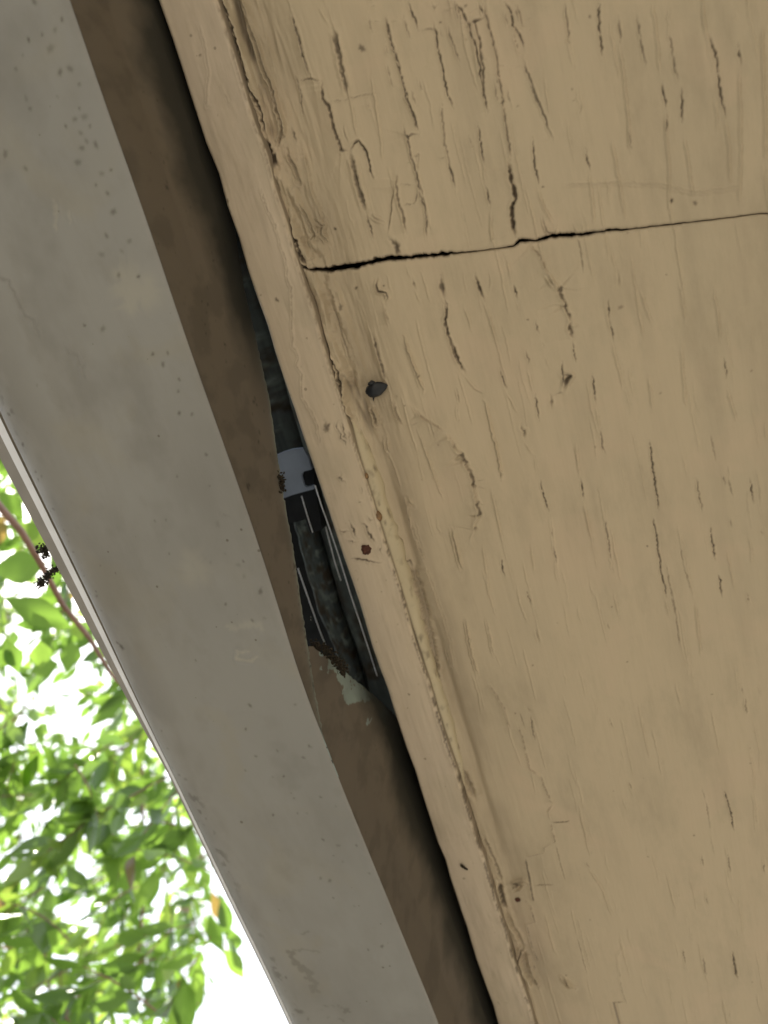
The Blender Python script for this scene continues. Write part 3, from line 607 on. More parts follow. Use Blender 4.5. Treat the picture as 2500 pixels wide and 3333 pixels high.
fr.d = np.maximum(fr.d, .5*np.exp(-(Xf-XC)/.0012)*np.clip(.4+noise2(ny, nx, 60, 3, 23, 4)*2, 0, 1))
fr.d = np.maximum(fr.d, .12*np.clip(noise2(ny, nx, 25, 6, 24, 4)*2, 0, 1))
ysf = np.concatenate([np.linspace(YN, -.14, 10)[:-1], np.arange(-.14, .53, .0005), np.linspace(.53, YR, 12)[1:]])
prof = [(XC, ZF+.165), (XC, ZF+.06), (XC, ZF+.02), (XC, ZF+.008), (XC, ZF+.0035), (XC+.0003, ZF+.0015), (XC+.001, ZF+.0004)]
prof += [(x, ZF) for x in np.arange(XC+.0018, XD-.0012, .00045)]
prof += [(XD-.0007, ZF+.0003), (XD-.0002, ZF+.0009), (XD, ZF+.0022), (XD, ZF+.005), (XD, ZF+.02), (XD, ZF+.165)]
prof = np.array(prof); Xg = np.broadcast_to(prof[:, 0][None], (len(ysf), len(prof))); Yg = np.broadcast_to(ysf[:, None], Xg.shape)
hf = fr.sample(fr.h, Xg, Yg)*(np.abs(prof[:, 1]-ZF) < .003)[None]
wob = .0006*np.interp(ysf, np.linspace(-.2, .6, 60), rng.normal(0, .5, 60))
Zg = prof[:, 1][None]-hf; Xw = Xg+wob[:, None]*(1 if True else 0)
Df = fr.sample(fr.d, Xg, Yg)
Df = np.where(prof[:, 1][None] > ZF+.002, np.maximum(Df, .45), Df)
Df = np.where((prof[:, 1][None] > ZF+.006) & (prof[:, 0][None] < XC+.001), .97, Df)      # outer face coloured near-black to cut bounce light in the gap
fb = empty('fascia_board', (XC, .5, ZF))
raw_mesh('board', np.stack([Xw, Yg, Zg], -1), grid_faces(len(ysf), len(prof), flip=True), M_FAS, fb, attrs=dict(dirt=Df, light=fr.sample(fr.l, Xg, Yg)))  # dirt also carries the near-black of the outer face
tag(fb, 'narrow tan painted fascia board edge running between the dark gutter gap and the soffit', 'fascia board')

# caulk bead in the joint
cb = []; mbc = MB()
cy = np.arange(bpz(1140, 1365, ZF)[1], bpz(1500, 2580, ZF)[1], .001)
tc = (cy-cy[0])/(cy[-1]-cy[0]); wv = np.interp(tc, np.linspace(0, 1, 14), [.2, .9, 1, .95, 1.1, 1, 1, .85, .75, .8, .85, .75, .6, .1])
wv = wv*(1+.06*np.interp(tc, np.linspace(0, 1, 60), rng.normal(0, 1, 60)))
pr = []
for an in np.linspace(0, math.pi/2, 9): pr.append((math.cos(an), math.sin(an)))
Vc = np.zeros((len(cy), 9, 3)); Dc = np.zeros((len(cy), 9))
for j, (c_, s__) in enumerate(pr):
    Vc[:, j, 0] = XD-.0001+c_*.0060*wv; Vc[:, j, 1] = cy; Vc[:, j, 2] = ZS+.0006-s__*(.0046)*np.clip(wv*1.1, .3, 1)
Dc[:, 8] = .6; Dc[:, 0] = .1
cd = np.clip(noise2(len(cy), 9, 40, 3, 41, 4)*1.5-.35, 0, .6); Dc = np.maximum(Dc, cd)
ck = raw_mesh('caulk_bead', Vc, grid_faces(len(cy), 9), M_CAULK, attrs=dict(dirt=Dc, light=Dc*0))
tag(ck, 'yellowish bead of old caulk filling the joint between fascia board and lower soffit panel', 'caulk')

# ------------------------------------------------------------------ gutter
gut = empty('gutter', (-.24, .5, ZG))
YS = np.concatenate([np.linspace(YN, -.16, 10)[:-1], np.arange(-.16, .54, .0007), np.linspace(.54, YR, 12)[1:]])
Bl = [(215, 0), (324, 324), (452, 678), (597, 1111), (678, 1337), (791, 1653), (866, 1880), (972, 2222), (1100, 2553), (1250, 2919), (1420, 3333)]
Al = [(0, 1404), (97, 1600), (292, 2000), (395, 2222), (460, 2358), (560, 2562), (655, 2758), (733, 2923), (829, 3117), (900, 3265), (932, 3333)]
def line_at(pts, z):
    q = np.array([bpz(*p, z) for p in pts]); return q
qb = line_at(Bl, ZG); qa = line_at(Al, ZG)
def smooth_interp(y, q):
    v = np.interp(y, q[:, 1], q[:, 0]); k = 61
    core = (y > -.16) & (y < .54); w_ = v[core]; pad = np.r_[np.full(k//2, w_[0]), w_, np.full(k//2, w_[-1])]
    v[core] = np.convolve(pad, np.ones(k)/k, 'valid'); return v
XB = smooth_interp(YS, qb); XA = smooth_interp(YS, qa)
gr = Raster(-.285, -.140, -.18, .56, .0005)
def gs(ox, oy, sc):
    def f(pts, **k): gr.stroke([tuple(bpz(ox+x*sc, oy+y*sc, ZG)[:2]) for x, y in pts], **k)
    return f
def gsp(ox, oy, sc):
    def f(x, y, r, **k): gr.spot(bpz(ox+x*sc, oy+y*sc, ZG)[:2], r, **k)
    return f
G3 = gs(0, 1111, .7535); G5 = gs(0, 2222, .7535); G1 = gs(0, 0, .7535); g1 = gsp(0, 0, .7535); g3 = gsp(0, 1111, .7535); g5 = gsp(0, 2222, .7535)
for x, y, r in ((240, 130, .8), (125, 172, .7), (150, 8, .9), (220, 210, 1.4), (262, 312, 1.), (305, 298, 1.1), (70, 298, .6), (345, 365, .7), (113, 425, 1.2), (130, 470, .8), (366, 505, 1.2), (325, 515, .9), (350, 575, .8), (22, 665, 1.3), (110, 728, .9),
                (337, 702, 1.2), (375, 610, .9), (415, 625, 1.), (355, 640, .9), (440, 750, .9), (480, 735, .5), (465, 835, .7), (415, 800, .5), (560, 1042, .9), (527, 1085, .8), (460, 1018, .8), (440, 1100, 1.2), (513, 1188, .9), (598, 1195, .7), (365, 1405, .6), (445, 1420, 1.1), (490, 915, 1.1), (100, 240, .5), (185, 150, .5), (270, 85, .6), (250, 420, .4), (345, 468, .5), (285, 545, .5), (390, 545, .5)):
    g1(x, y, r, dirt=rng.uniform(.35, .65) if r > .75 else rng.uniform(.5, .9), soft=1.5)
for x, y, r in ((660, 55, .8), (705, 100, 1.1), (725, 50, .8), (775, 165, .7), (770, 215, .7), (775, 310, .9), (160, 190, .5), (830, 315, .8), (765, 585, .8), (905, 625, .6), (890, 490, .9), (30, 318, 1.2), (90, 450, 1.3), (45, 430, 1.), (145, 568, .9), (175, 585, .9), (155, 602, .8), (222, 730, 1.),
                (205, 745, .5), (308, 916, 1.1), (373, 1100, 1.1), (412, 1105, 1.3), (410, 1085, .8), (430, 1170, .9), (435, 965, .5), (500, 1000, .5), (455, 1305, .9), (520, 1325, 2.), (500, 1310, 1.2), (670, 775, .5), (718, 772, .6), (940, 790, 2.2), (988, 755, 1.3), (972, 917, 1.3), (910, 955, 1.2), (1030, 965, 1.6), (732, 918, .6), (1143, 1195, 1.2),
                (1052, 950, .7), (1055, 1015, 1.6), (845, 1378, .7), (975, 1135, .8), (1090, 1205, .9), (285, 840, .6), (290, 870, .6), (262, 800, .6), (270, 820, .7), (343, 995, .6), (355, 1020, .6)):
    g3(x, y, r*.85, dirt=(.35 if r > 1.1 and x > 600 else .8)*rng.uniform(.7, 1.1), soft=1.5)
for x, y, r in ((1062, 200, .9), (695, 213, .8), (720, 290, 1.), (735, 380, 1.2), (800, 420, 1.5), (770, 405, 1.), (820, 530, 2.), (790, 500, 1.3), (850, 610, .9), (885, 660, .9), (890, 692, 1.), (880, 640, 1.), (1060, 380, .7), (1178, 408, .7), (1180, 572, .9), (1105, 318, .9), (1198, 295, 1.), (1225, 405, .9), (1310, 325, 1.2), (1335, 275, .9), (1345, 280, .6), (1275, 95, .9), (1080, 98, 1.2), (1385, 495, .9), (1270, 500, .8),
                (1285, 565, .8), (1325, 565, .8), (1395, 680, 1.), (1460, 705, 1.5), (1540, 705, .9), (1480, 775, 1.), (1425, 855, 1.5), (1385, 845, 1.2), (1005, 942, 1.1), (1440, 930, .8), (1530, 965, .9), (1595, 825, .9), (1440, 750, .6), (1235, 1275, 1.2), (1225, 945, .5), (1240, 1105, .5), (1125, 1240, .9), (1205, 1395, 1.), (1450, 535, .7), (1650, 1140, 1.3), (1590, 1155, .9)):
    g5(x, y, r*.85, dirt=rng.uniform(.35, .85), soft=1.5)
G5([(1255, 1150), (1265, 1200), (1310, 1230), (1350, 1290), (1370, 1340)], w=2.0, depth=0, lip=0, dirt=.42, jit=2.); G5([(1250, 1160), (1330, 1160), (1400, 1165)], w=.9, depth=0, lip=0, dirt=.35, jit=1.)
G5([(1270, 1415), (1330, 1425)], w=1.6, depth=0, lip=0, dirt=.6, jit=1.); G5([(1370, 1415), (1420, 1395), (1500, 1405), (1505, 1430)], w=2.2, depth=0, lip=0, dirt=.5, jit=1.5, dash=.3); G5([(1290, 1085), (1350, 1075)], w=.9, depth=0, lip=0, dirt=.4, jit=1.)
G5([(1300, 1450), (1500, 1455)], w=.8, depth=0, lip=0, dirt=.45, jit=1., dash=.4)
G3([(1135, 1050), (1125, 1085), (1100, 1085)], w=.8, depth=0, lip=.1, dirt=.7); G3([(1130, 1075), (1130, 1110)], w=.6, depth=0, dirt=.6); G3([(930, 720), (960, 745), (1010, 765)], w=.4, depth=0, dirt=.4)
G1([(0, 1190), (60, 1260), (90, 1320), (130, 1370), (155, 1430), (160, 1475)], w=.6, depth=0, lip=.1, dirt=.25, jit=1.)
G3([(270, 10), (340, 60), (370, 130), (360, 180)], w=.6, depth=0, lip=.1, dirt=.25, jit=1.)
G3([(1080, 1335), (1030, 1340), (1020, 1370), (1070, 1380), (1110, 1365)], w=.7, depth=0, lip=.1, dirt=0, light=.8, jit=.6)
G3([(1000, 1240), (1130, 1230)], w=1.5, depth=0, lip=0, dirt=0, light=.5, jit=1.5); G3([(830, 960), (880, 1010)], w=5, depth=0, lip=0, dirt=0, light=.4, jit=3)
G1([(240, 870), (240, 1000)], w=.8, depth=0, lip=.1, dirt=0, light=.6, jit=.6); G1([(300, 900), (310, 960)], w=.6, depth=0, lip=.1, dirt=0, light=.5, jit=.6); G1([(530, 1210), (560, 1290), (640, 1270)], w=5, depth=0, lip=0, dirt=0, light=.55, jit=3)
ny, nx = gr.h.shape
Xr, Yr = np.meshgrid(gr.U, gr.V); xa = np.interp(gr.V, YS, XA)[:, None]
dA = Xr-xa
gr.h += noise2(ny, nx, 9, 2, 51, 3)*.0006+noise2(ny, nx, 30, 8, 52, 3)*.00018
wl2 = .017+.004*noise2(ny, 1, 10, 1, 53, 2)
gr.h += .00025*np.exp(-((dA-wl2)/.004)**2)*np.clip(.5+noise2(ny, 1, 7, 1, 57, 2)*2, 0, 1)   # dented fold near the lip
sc_ = noise2(ny, nx, 160, 36, 54, 4); sc2 = noise2(ny, nx, 12, 3, 58, 2)
gr.d = np.maximum(gr.d, np.clip((sc_-.10)*3.2, 0, .7)*np.exp(-((dA-.009)/.005)**2)*np.clip(.45+sc2*1.5, 0, 1))
gr.d = np.maximum(gr.d, .42*np.clip(1-dA/.034, 0, 1)*np.clip(.75+noise2(ny, nx, 30, 10, 55, 4)*1., 0, 1))
gr.d = np.maximum(gr.d, .18*np.clip(noise2(ny, nx, 26, 6, 56, 5)*2, 0, 1))
gr.d = np.maximum(gr.d, .24*(np.exp(-((Yr-.085)/.06)**2)+1.0/(1+np.exp(-(Yr-.22)/.03)))*np.clip(.7+noise2(ny, nx, 12, 4, 59, 5), 0, 1.4))
# bottom panel
nu = 240; tu = np.linspace(0, 1, nu)
XBp = XB+.0013; Xp = XA[:, None]+(XBp-XA)[:, None]*tu[None]; Yp = np.broadcast_to(YS[:, None], Xp.shape)
dist_b = (XBp[:, None]-Xp); dist_a = Xp-XA[:, None]
Zp = ZG-gr.sample(gr.h, Xp, Yp)*np.clip(dist_b/.006, 0, 1)*np.clip(dist_a/.004, .2, 1)
Zp = Zp+.0005*np.exp(-dist_b/.0010)+.0016*np.exp(-dist_a/.0016)+.0035*np.clip(1-dist_a/.016, 0, 1)**2
bp_o = raw_mesh('bottom_panel', np.stack([Xp, Yp, Zp], -1), grid_faces(len(YS), nu, flip=True), M_GUT, gut, attrs=dict(dirt=gr.sample(gr.d, Xp, Yp), light=gr.sample(gr.l, Xp, Yp)))

# back wall (two overlapping lengths); (u,v)=(z,Y)
XW = -.1608
wr = Raster(ZG, ZG+.12, -.18, .56, .0005)
def ws(pts, **k): wr.stroke([(bpx(x, y, XW)[2], bpx(x, y, XW)[1]) for x, y in pts], **k)
def wsp(x, y, r, **k): p = bpx(x, y, XW); wr.spot((p[2], p[1]), r, **k)
for x, y, r in ((524, 617, 1.2), (524, 600, .6), (468, 505, .5), (654, 750, .5), (670, 830, .8), (676, 855, .9), (660, 940, .6), (643, 985, .7), (663, 995, .9), (654, 1060, .6), (657, 1090, .8), (658, 1020, .5), (720, 1125, .8), (785, 1195, .8), (816, 1310, 1.), (820, 1300, .8), (826, 1320, .7), (835, 1410, .8), (832, 1440, .9), (798, 1587, 1.5), (802, 1580, 1.1), (940, 1895, .6), (872, 1480, .6), (850, 1340, .6), (724, 1180, .5), (812, 1350, .5)):
    wsp(x, y, r, dirt=.85, soft=1.5)
for k in range(160): wr.spot((rng.uniform(ZG, ZG+.05), rng.uniform(-.15, .5)), rng.uniform(.2, .5), dirt=rng.uniform(.3, .8))
ny, nx = wr.h.shape
wr.h += noise2(ny, nx, 8, 3, 61, 3)*.0008
wr.d = np.maximum(wr.d, np.clip(noise2(ny, nx, 70, 9, 62, 5)*.8, 0, .25))
Zr, Yr2 = np.meshgrid(wr.U, wr.V); shade_mask = np.clip((Yr2-.17)/.05, 0, 1)+np.clip((.06-Yr2)/.05, 0, 1)
top_shade = (Zr-.315)/.011+noise2(ny, nx, 34, 5, 63, 5)*1.3                     # shadow band by the fascia, darkened into the wall colour with noisy edges
wr.d = np.maximum(wr.d, .97*np.clip(top_shade*.7, 0, 1)*shade_mask)
EDG = [(560, 200), (640, 420), (678, 540), (695, 600), (731, 734), (768, 885), (817, 1080), (866, 1292), (894, 1480), (918, 1626), (949, 1784), (986, 1988), (1008, 2096), (1022, 2168), (1044, 2281), (1072, 2410), (1104, 2556)]
qe = np.array([bpx(*p, XW) for p in EDG]); qe[:2, 2] = [.40, .375]
top1 = np.interp(YS, qe[:, 1], qe[:, 2]); top1 = np.where(YS < qe[0, 1], .40, top1)
jg = np.interp(YS, np.linspace(-.2, .6, 700), rng.normal(0, .00035, 700)); top1 = np.maximum(top1+jg*(YS > qe[3, 1]), ZG+.0003)
DIA = [(1013, 2100), (1060, 2135), (1121, 2187), (1194, 2250), (1240, 2300), (1284, 2349), (1330, 2385)]
qd = np.array([bpx(*p, XW-.002) for p in DIA]); 
ys2 = YS[(YS > qd[0, 1]) & (YS <= YR)]; top2 = np.interp(ys2, qd[:, 1], qd[:, 2]); top2 = np.where(ys2 > qd[-1, 1], np.minimum(.40, qd[-1, 2]+(ys2-qd[-1, 1])*.6), top2)
top2 = top2+np.interp(ys2, np.linspace(-.2, .6, 500), rng.normal(0, .0003, 500))
def wall(name, Y, x0, top, mat, label=None, thick=.0012, extra=None):
    n = 90; t = np.linspace(0, 1, n)**1.0
    Xb = np.interp(Y, YS, XB)
    Zw = (ZG+.0004)+(top-(ZG+.0004)).clip(0)[:, None]*t[None]
    Xw_ = Xb[:, None]+x0+((XW)-Xb)[:, None]*np.clip((Zw-ZG)/.03, 0, 1)*.6
    Yw = np.broadcast_to(Y[:, None], Zw.shape)
    Xw_ = Xw_+wr.sample(wr.h, Zw, Yw)*.6*np.clip((Zw-ZG)/.01, 0, 1)
    far = np.clip((Yw-.20)/.05, 0, 1)+np.clip((.0-Yw)/.04, 0, 1)
    Xw_ = Xw_+.0032*np.clip((Zw-.305)/.03, 0, 1)*far
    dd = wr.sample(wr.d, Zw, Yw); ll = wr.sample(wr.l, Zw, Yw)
    if extra is not None: dd, ll = extra(Zw, Yw, top, dd, ll)
    # fold the free edge back for thickness
    P = np.stack([Xw_, Yw, Zw], -1); e = P[:, ::-1].copy(); e[..., 0] -= thick
    P = np.concatenate([P, e], 1); dd = np.concatenate([dd, dd[:, ::-1]], 1); ll = np.concatenate([ll, ll[:, ::-1]], 1)
    o = raw_mesh(name, P, grid_faces(len(Y), 2*n, flip=True), mat, gut, attrs=dict(dirt=dd, light=ll))
    if label: o['label'] = label
    return o
def ex1(Z, Y, top, d, l):
    e = np.exp(-(top[:, None]-Z)/.0013)*(Y > .0); l = np.maximum(l, e*.65)
    nz = noise2(Z.shape[0], Z.shape[1], 260, 12, 71, 2)
    d = np.maximum(d, np.clip((nz-.25)*4, 0, 1)*np.exp(-(top[:, None]-Z)/.003)*((Y > .12) & (Y < .25)))
    return d, l
def ex2(Z, Y, top, d, l):
    dt = top[:, None]-Z; nz = noise2(Z.shape[0], Z.shape[1], 42, 3, 72, 4)
    l = np.maximum(l, np.clip((nz*.028+.0045-dt)*1500, 0, .95)*(Y < .36)); 
    return d, l
iy1 = YS < qe[-1, 1]+.0005
wall('back_wall', YS[iy1], .0016, top1[iy1], M_GWALL_SHADE, 'brown shaded gutter back whose worn top edge drops away along the gap', extra=ex1)
wall('overlapping_back_wall', ys2, 0., top2, M_GWALL_SHADE, 'second length of gutter back with a flaking diagonal cut edge', extra=ex2)
# front panel with ogee, and hemmed lip
def front():
    lean = np.interp(YS, [-.2, .03, .12, .22, .6], [.0135, .0128, .0098, .0042, .0036])
    strips = []
    def row(dx, dz): return np.stack([XA+dx, YS, np.full_like(YS, ZG+.0035)+dz], -1)
    a = row(.0004, .0012); b_ = row(-lean*.12, .0016); c = row(-lean*.42, .0012)
    raw_mesh('hem_highlight', np.stack([b_, (b_+c)/2-np.array([0, 0, .0003]), c], 1), grid_faces(len(YS), 3, flip=True), M_LIP, gut)
    d = row(-lean*.44, .0022); e = row(-lean*1.05, .0028); f = row(-lean*1.05-.001, .005); 
    raw_mesh('outer_hem', np.stack([a+np.array([0, 0, .003]), b_+np.array([0, 0, .0012]), c+np.array([0, 0, .0006]), d, e, f], 1), grid_faces(len(YS), 6, flip=True), M_LIP2, gut)
    rows = []
    for k in range(24):
        t = k/23; rows.append(np.stack([XA-lean-.001+.006*math.sin(t*math.pi*1.6)*t+.002, YS, np.full_like(YS, ZG+.0085+.085*t)], -1))
    raw_mesh('front_panel', np.stack(rows, 1), grid_faces(len(YS), 24, flip=True), M_LIP2, gut)
front()
tag(gut, 'long grey weathered metal gutter seen from below, pulled away from the fascia board', 'gutter')

# ------------------------------------------------------------------ inside the gap
def sheet(name, pts, z, t, mat, parent=None, sm=False):
    """flat piece of real thickness from an outline"""
    P = [bpz(x, y, z) for x, y in pts]; n = len(P)
    V = [tuple(p) for p in P]+[(p[0], p[1], p[2]+t) for p in P]
    Fc = [tuple(range(n)), tuple(range(n, 2*n))[::-1]]+[(i, i+n, (i+1) % n+n, (i+1) % n) for i in range(n)]
    return raw_mesh(name, V, Fc, mat, parent, smooth=sm)
def plank(name, xl, xr, y0, y1, z, t, label, seed):
    ys = np.arange(y0, y1, .0012); n = 40; tt = np.linspace(0, 1, n)
    xl_ = np.interp(ys, *xl) if isinstance(xl, tuple) else np.full_like(ys, xl); xr_ = np.interp(ys, *xr) if isinstance(xr, tuple) else np.full_like(ys, xr)
    wob = np.interp(ys, np.linspace(y0, y1, 80), np.random.default_rng(seed).normal(0, .0003, 80))
    X = (xl_+wob)[:, None]+(xr_-xl_)[:, None]*tt[None]; Y = np.broadcast_to(ys[:, None], X.shape)
    H = noise2(len(ys), n, 90, 5, seed, 4)*.0006; Z = z-H+.003*np.exp(-tt[None]*n/1.5)+.003*np.exp(-(1-tt[None])*n/1.5)
    P = np.stack([X, Y, Z], -1); l = P[:, :1].copy(); l[..., 2] = z+t; r = P[:, -1:].copy(); r[..., 2] = z+t
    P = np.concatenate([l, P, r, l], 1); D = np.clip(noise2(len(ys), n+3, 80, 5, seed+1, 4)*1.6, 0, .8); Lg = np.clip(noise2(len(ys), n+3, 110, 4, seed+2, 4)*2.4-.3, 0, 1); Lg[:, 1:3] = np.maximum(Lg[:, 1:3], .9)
    o = raw_mesh(name, P, grid_faces(len(ys), n+3, flip=True), M_DARKW, attrs=dict(dirt=D, light=Lg))
    return tag(o, label, 'wooden board')
zb = .415
def qx(pts, z=zb):
    q = np.array([bpz(*p, z) for p in pts]); return (q[:, 1], q[:, 0])
groove = [(880, 1130), (935, 1330), (975, 1470), (1030, 1740), (1060, 1840), (1090, 1950), (1140, 2100), (1195, 2270), (1260, 2480)]
gl = qx([(a-3, b) for a, b in groove]); grr = qx([(a+4, b) for a, b in groove])
yA = bpz(975, 1560, zb)[1]
led = qx([(700, 900), (930, 1610), (953, 1700), (990, 1850), (1035, 2000), (1085, 2110), (1130, 2250), (1200, 2480)])
led_x = led[1].copy(); led_x[0] = led_x[1]-.03
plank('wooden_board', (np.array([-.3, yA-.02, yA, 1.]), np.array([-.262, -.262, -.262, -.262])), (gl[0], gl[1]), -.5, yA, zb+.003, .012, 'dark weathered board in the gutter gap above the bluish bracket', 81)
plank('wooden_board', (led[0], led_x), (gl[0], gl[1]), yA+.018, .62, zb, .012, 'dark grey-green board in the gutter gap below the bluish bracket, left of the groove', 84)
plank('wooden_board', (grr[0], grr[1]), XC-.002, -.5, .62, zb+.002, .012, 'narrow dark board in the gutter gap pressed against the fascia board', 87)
br = sheet('gutter_bracket', [(850, 1500), (895, 1484), (922, 1472), (950, 1463), (986, 1459), (1004, 1490), (1013, 1529), (992, 1534), (984, 1540), (982, 1552), (986, 1567), (990, 1582), (998, 1586), (1020, 1581), (1022, 1592), (981, 1603), (950, 1612), (918, 1624), (870, 1636)], .385, .002, M_WHITE)
tag(br, 'bluish white notched plastic bracket bridging the dark gap', 'bracket')
dk = sheet('dark_block', [(915, 1628), (960, 1600), (965, 1530), (1020, 1525), (1024, 1597), (1042, 1680), (1048, 1725), (1010, 1733), (995, 1690), (940, 1706), (925, 1690)], .394, .010, M_BLACK)
tag(dk, 'black block directly below the bluish bracket in the gap', 'block')
def glint_tube(name, pts, z, rad, label, cat='light glint'):
    P = [bpz(x, y, z) for x, y in pts]
    # pale thin tube standing in for a line of leaking light
    mb = MB(); mb.tube(P, rad, 6); o = mb.build(name, M_GLINT); return tag(o, label, cat)
glint_tube('leak_glint', [(970, 1850), (1005, 1950), (1040, 2050), (1060, 2100)], .398, .00042, 'thin light glint drawn as a pale tube in the black slot left of the grey-green board')
glint_tube('leak_glint', [(982, 1615), (998, 1670), (1018, 1733)], .392, .00036, 'short thin light glint drawn as a pale tube across the black block')
glint_tube('leak_glint', [(1060, 1715), (1080, 1790), (1090, 1830), (1110, 1890)], .396, .0004, 'thin light glint drawn as a pale tube near the fascia beside the dark board')
de = MB()
pde = [bpz(x, y, .372) for x, y in [(1026, 1580), (1048, 1650), (1066, 1700), (1100, 1800), (1140, 1930), (1180, 2050), (1228, 2200)]]
de.tube(pde, .0004, 6); de.build('drip_edge_glint', M_GLINT)  # pale tube stands in for the glint on the drip edge
tag(bpy.data.objects['drip_edge_glint'], 'long thin drip-edge glint drawn as a pale tube along the outer face of the fascia board', 'drip edge')

# ------------------------------------------------------------------ small things
def on(px, py, z): return bpz(px, py, z)
# black nail
p = on(1228, 1262, ZS-.002); nb = MB()
r_ = np.random.default_rng(4); V = []; n = 18
for i in range(13):
    t = i/12; rad = .0036*math.sin(math.pi*min(1, .12+t*.88))**.7*(1-.25*t)+.0002
    if i == 12: rad = .0002
    for k in range(n):
        a = 2*math.pi*k/n; f = 1+.05*r_.normal()
        V.append((p[0]-.0048+.0104*t, p[1]+rad*f*math.sin(a)-.0012*t+.001, p[2]-.001+rad*.8*f*math.cos(a)))
Fc = [(i*n+k, i*n+(k+1) % n, (i+1)*n+(k+1) % n, (i+1)*n+k) for i in range(12) for k in range(n)]
nb.add(V, Fc); nb.blob((p[0]-.0018, p[1]-.0028, p[2]-.001), (.0017, .0013, .0016), 7, 2)
nb.blob((p[0]-.0042, p[1]+.0005, p[2]), (.002, .0022, .002), 7, 3)
nb.tube([(p[0]-.002, p[1]+.002, p[2]), (p[0]-.0036, p[1]+.0048, p[2]+.001), (p[0]-.0044, p[1]+.006, p[2]+.0022)], [.0005, .0004, .0002], 5)
tag(nb.build('nail', M_NAIL), 'blackened blunt nail end poking out of the lower soffit panel', 'nail')
p = on(1192, 1788, ZF); nb = MB()
nb.blob((p[0], p[1], p[2]), (.0026, .0030, .0013), 8, 5, .3); nb.blob((p[0]-.001, p[1]+.0012, p[2]-.0008), (.0012, .0012, .001), 6, 6, .3)
tag(nb.build('nail', M_RUST), 'dark red rusted nail head set in the fascia board among hairline marks', 'nail')
p = on(1685, 2927, ZS); nb = MB(); nb.blob((p[0], p[1], p[2]-.0002), (.0018, .0014, .0012), 7, 7, .3)
tag(nb.build('nail', M_RUST), 'small rusty nail head by the broken paint low on the soffit', 'nail')
for k, (x, y, a, b_, lb) in enumerate(((1193, 1550, .0011, .0016, 'small tan cocoon stuck at the top of the caulk bead'), (1232, 1680, .0018, .0028, 'larger brown cocoon stuck halfway down the caulk bead'))):
    p = on(x, y, ZF+.002); c = MB(); c.blob((p[0], p[1], p[2]), (a, b_, a), 8, 20+k, .12); tag(c.build('cocoon', M_COCOON), lb, 'cocoon', 'cocoons on the caulk bead')
p = on(1510, 2824, ZF-.0008); c = MB(); c.tube([(p[0]-.0016, p[1]-.0022, p[2]), (p[0]-.0006, p[1]-.0012, p[2]-.0002), (p[0]+.0006, p[1]+.0006, p[2]-.0001), (p[0]+.0018, p[1]+.0018, p[2]+.0002)], [.0006, .0009, .0007, .0005], 7)
tag(c.build('dropping', M_MOSS), 'small dark elongated dropping stuck on the lower fascia board', 'dropping')
def clump(name, pts, dist, rad, n, label, cat, mat=M_MOSS, group=None, seed=0, fib=0):
    r = np.random.default_rng(seed); mb = MB(); P = np.array([bpd(x, y, dist) for x, y in pts])
    for k in range(n):
        t = r.random()*(len(P)-1); i = min(int(t), len(P)-2); c = P[i]+(P[i+1]-P[i])*(t-i)+r.normal(0, rad*.45, 3)
        mb.blob(c, (rad*r.uniform(.1, .28), rad*r.uniform(.1, .28), rad*r.uniform(.1, .28)), 4, int(r.integers(1e6)), .5)
    for k in range(fib):
        t = r.random()*(len(P)-1); i = min(int(t), len(P)-2); c = P[i]+(P[i+1]-P[i])*(t-i); v = r.normal(0, rad, 3); mb.tube([c, c+v*.7, c+v+r.normal(0, rad*.3, 3)], .00012, 4)
    return tag(mb.build(name, mat), label, cat, group)
clump('debris_clump', [(138, 1785), (150, 1800)], .449, .0030, 110, 'small black crumbly debris clump behind the outer gutter lip', 'debris clump', group='black debris on the gutter lip', seed=1)
clump('debris_clump', [(126, 1908), (150, 1880), (184, 1848)], .452, .0026, 260, 'longer black crumbly debris clump dangling below the outer gutter lip', 'debris clump', group='black debris on the gutter lip', seed=2)
def clz(name, pts, z, rad, n, label, cat, mat, seed, fib):
    d = [np.linalg.norm(bpx(x, y, XW+.0012)) for x, y in pts]; return clump(name, pts, float(np.mean(d)), rad, n, label, cat, mat, None, seed, fib)
clz('leaf_litter', [(1015, 2095), (1060, 2115), (1100, 2160), (1120, 2185)], .372, .0030, 260, 'dark leaf litter caught where the two gutter backs meet', 'leaf litter', M_MOSS, 3, 9)
clz('mould_clump', [(908, 1548), (915, 1575), (910, 1590)], .352, .0026, 110, 'dark mouldy clump on the gutter edge beside the bracket', 'mould', M_MOSS, 4, 0)
clz('web_fluff', [(738, 730), (746, 760), (752, 795)], .362, .0016, 60, 'pale fluff of cobweb caught at the narrow top of the gap', 'cobweb', M_WEB, 5, 16)
clz('twig', [(1012, 2005), (1005, 2060)], .355, .0002, 1, 'tiny pale twig standing in the black slot above the leaf litter', 'twig', M_WEB, 6, 2)
tw = bpy.data.objects['twig']

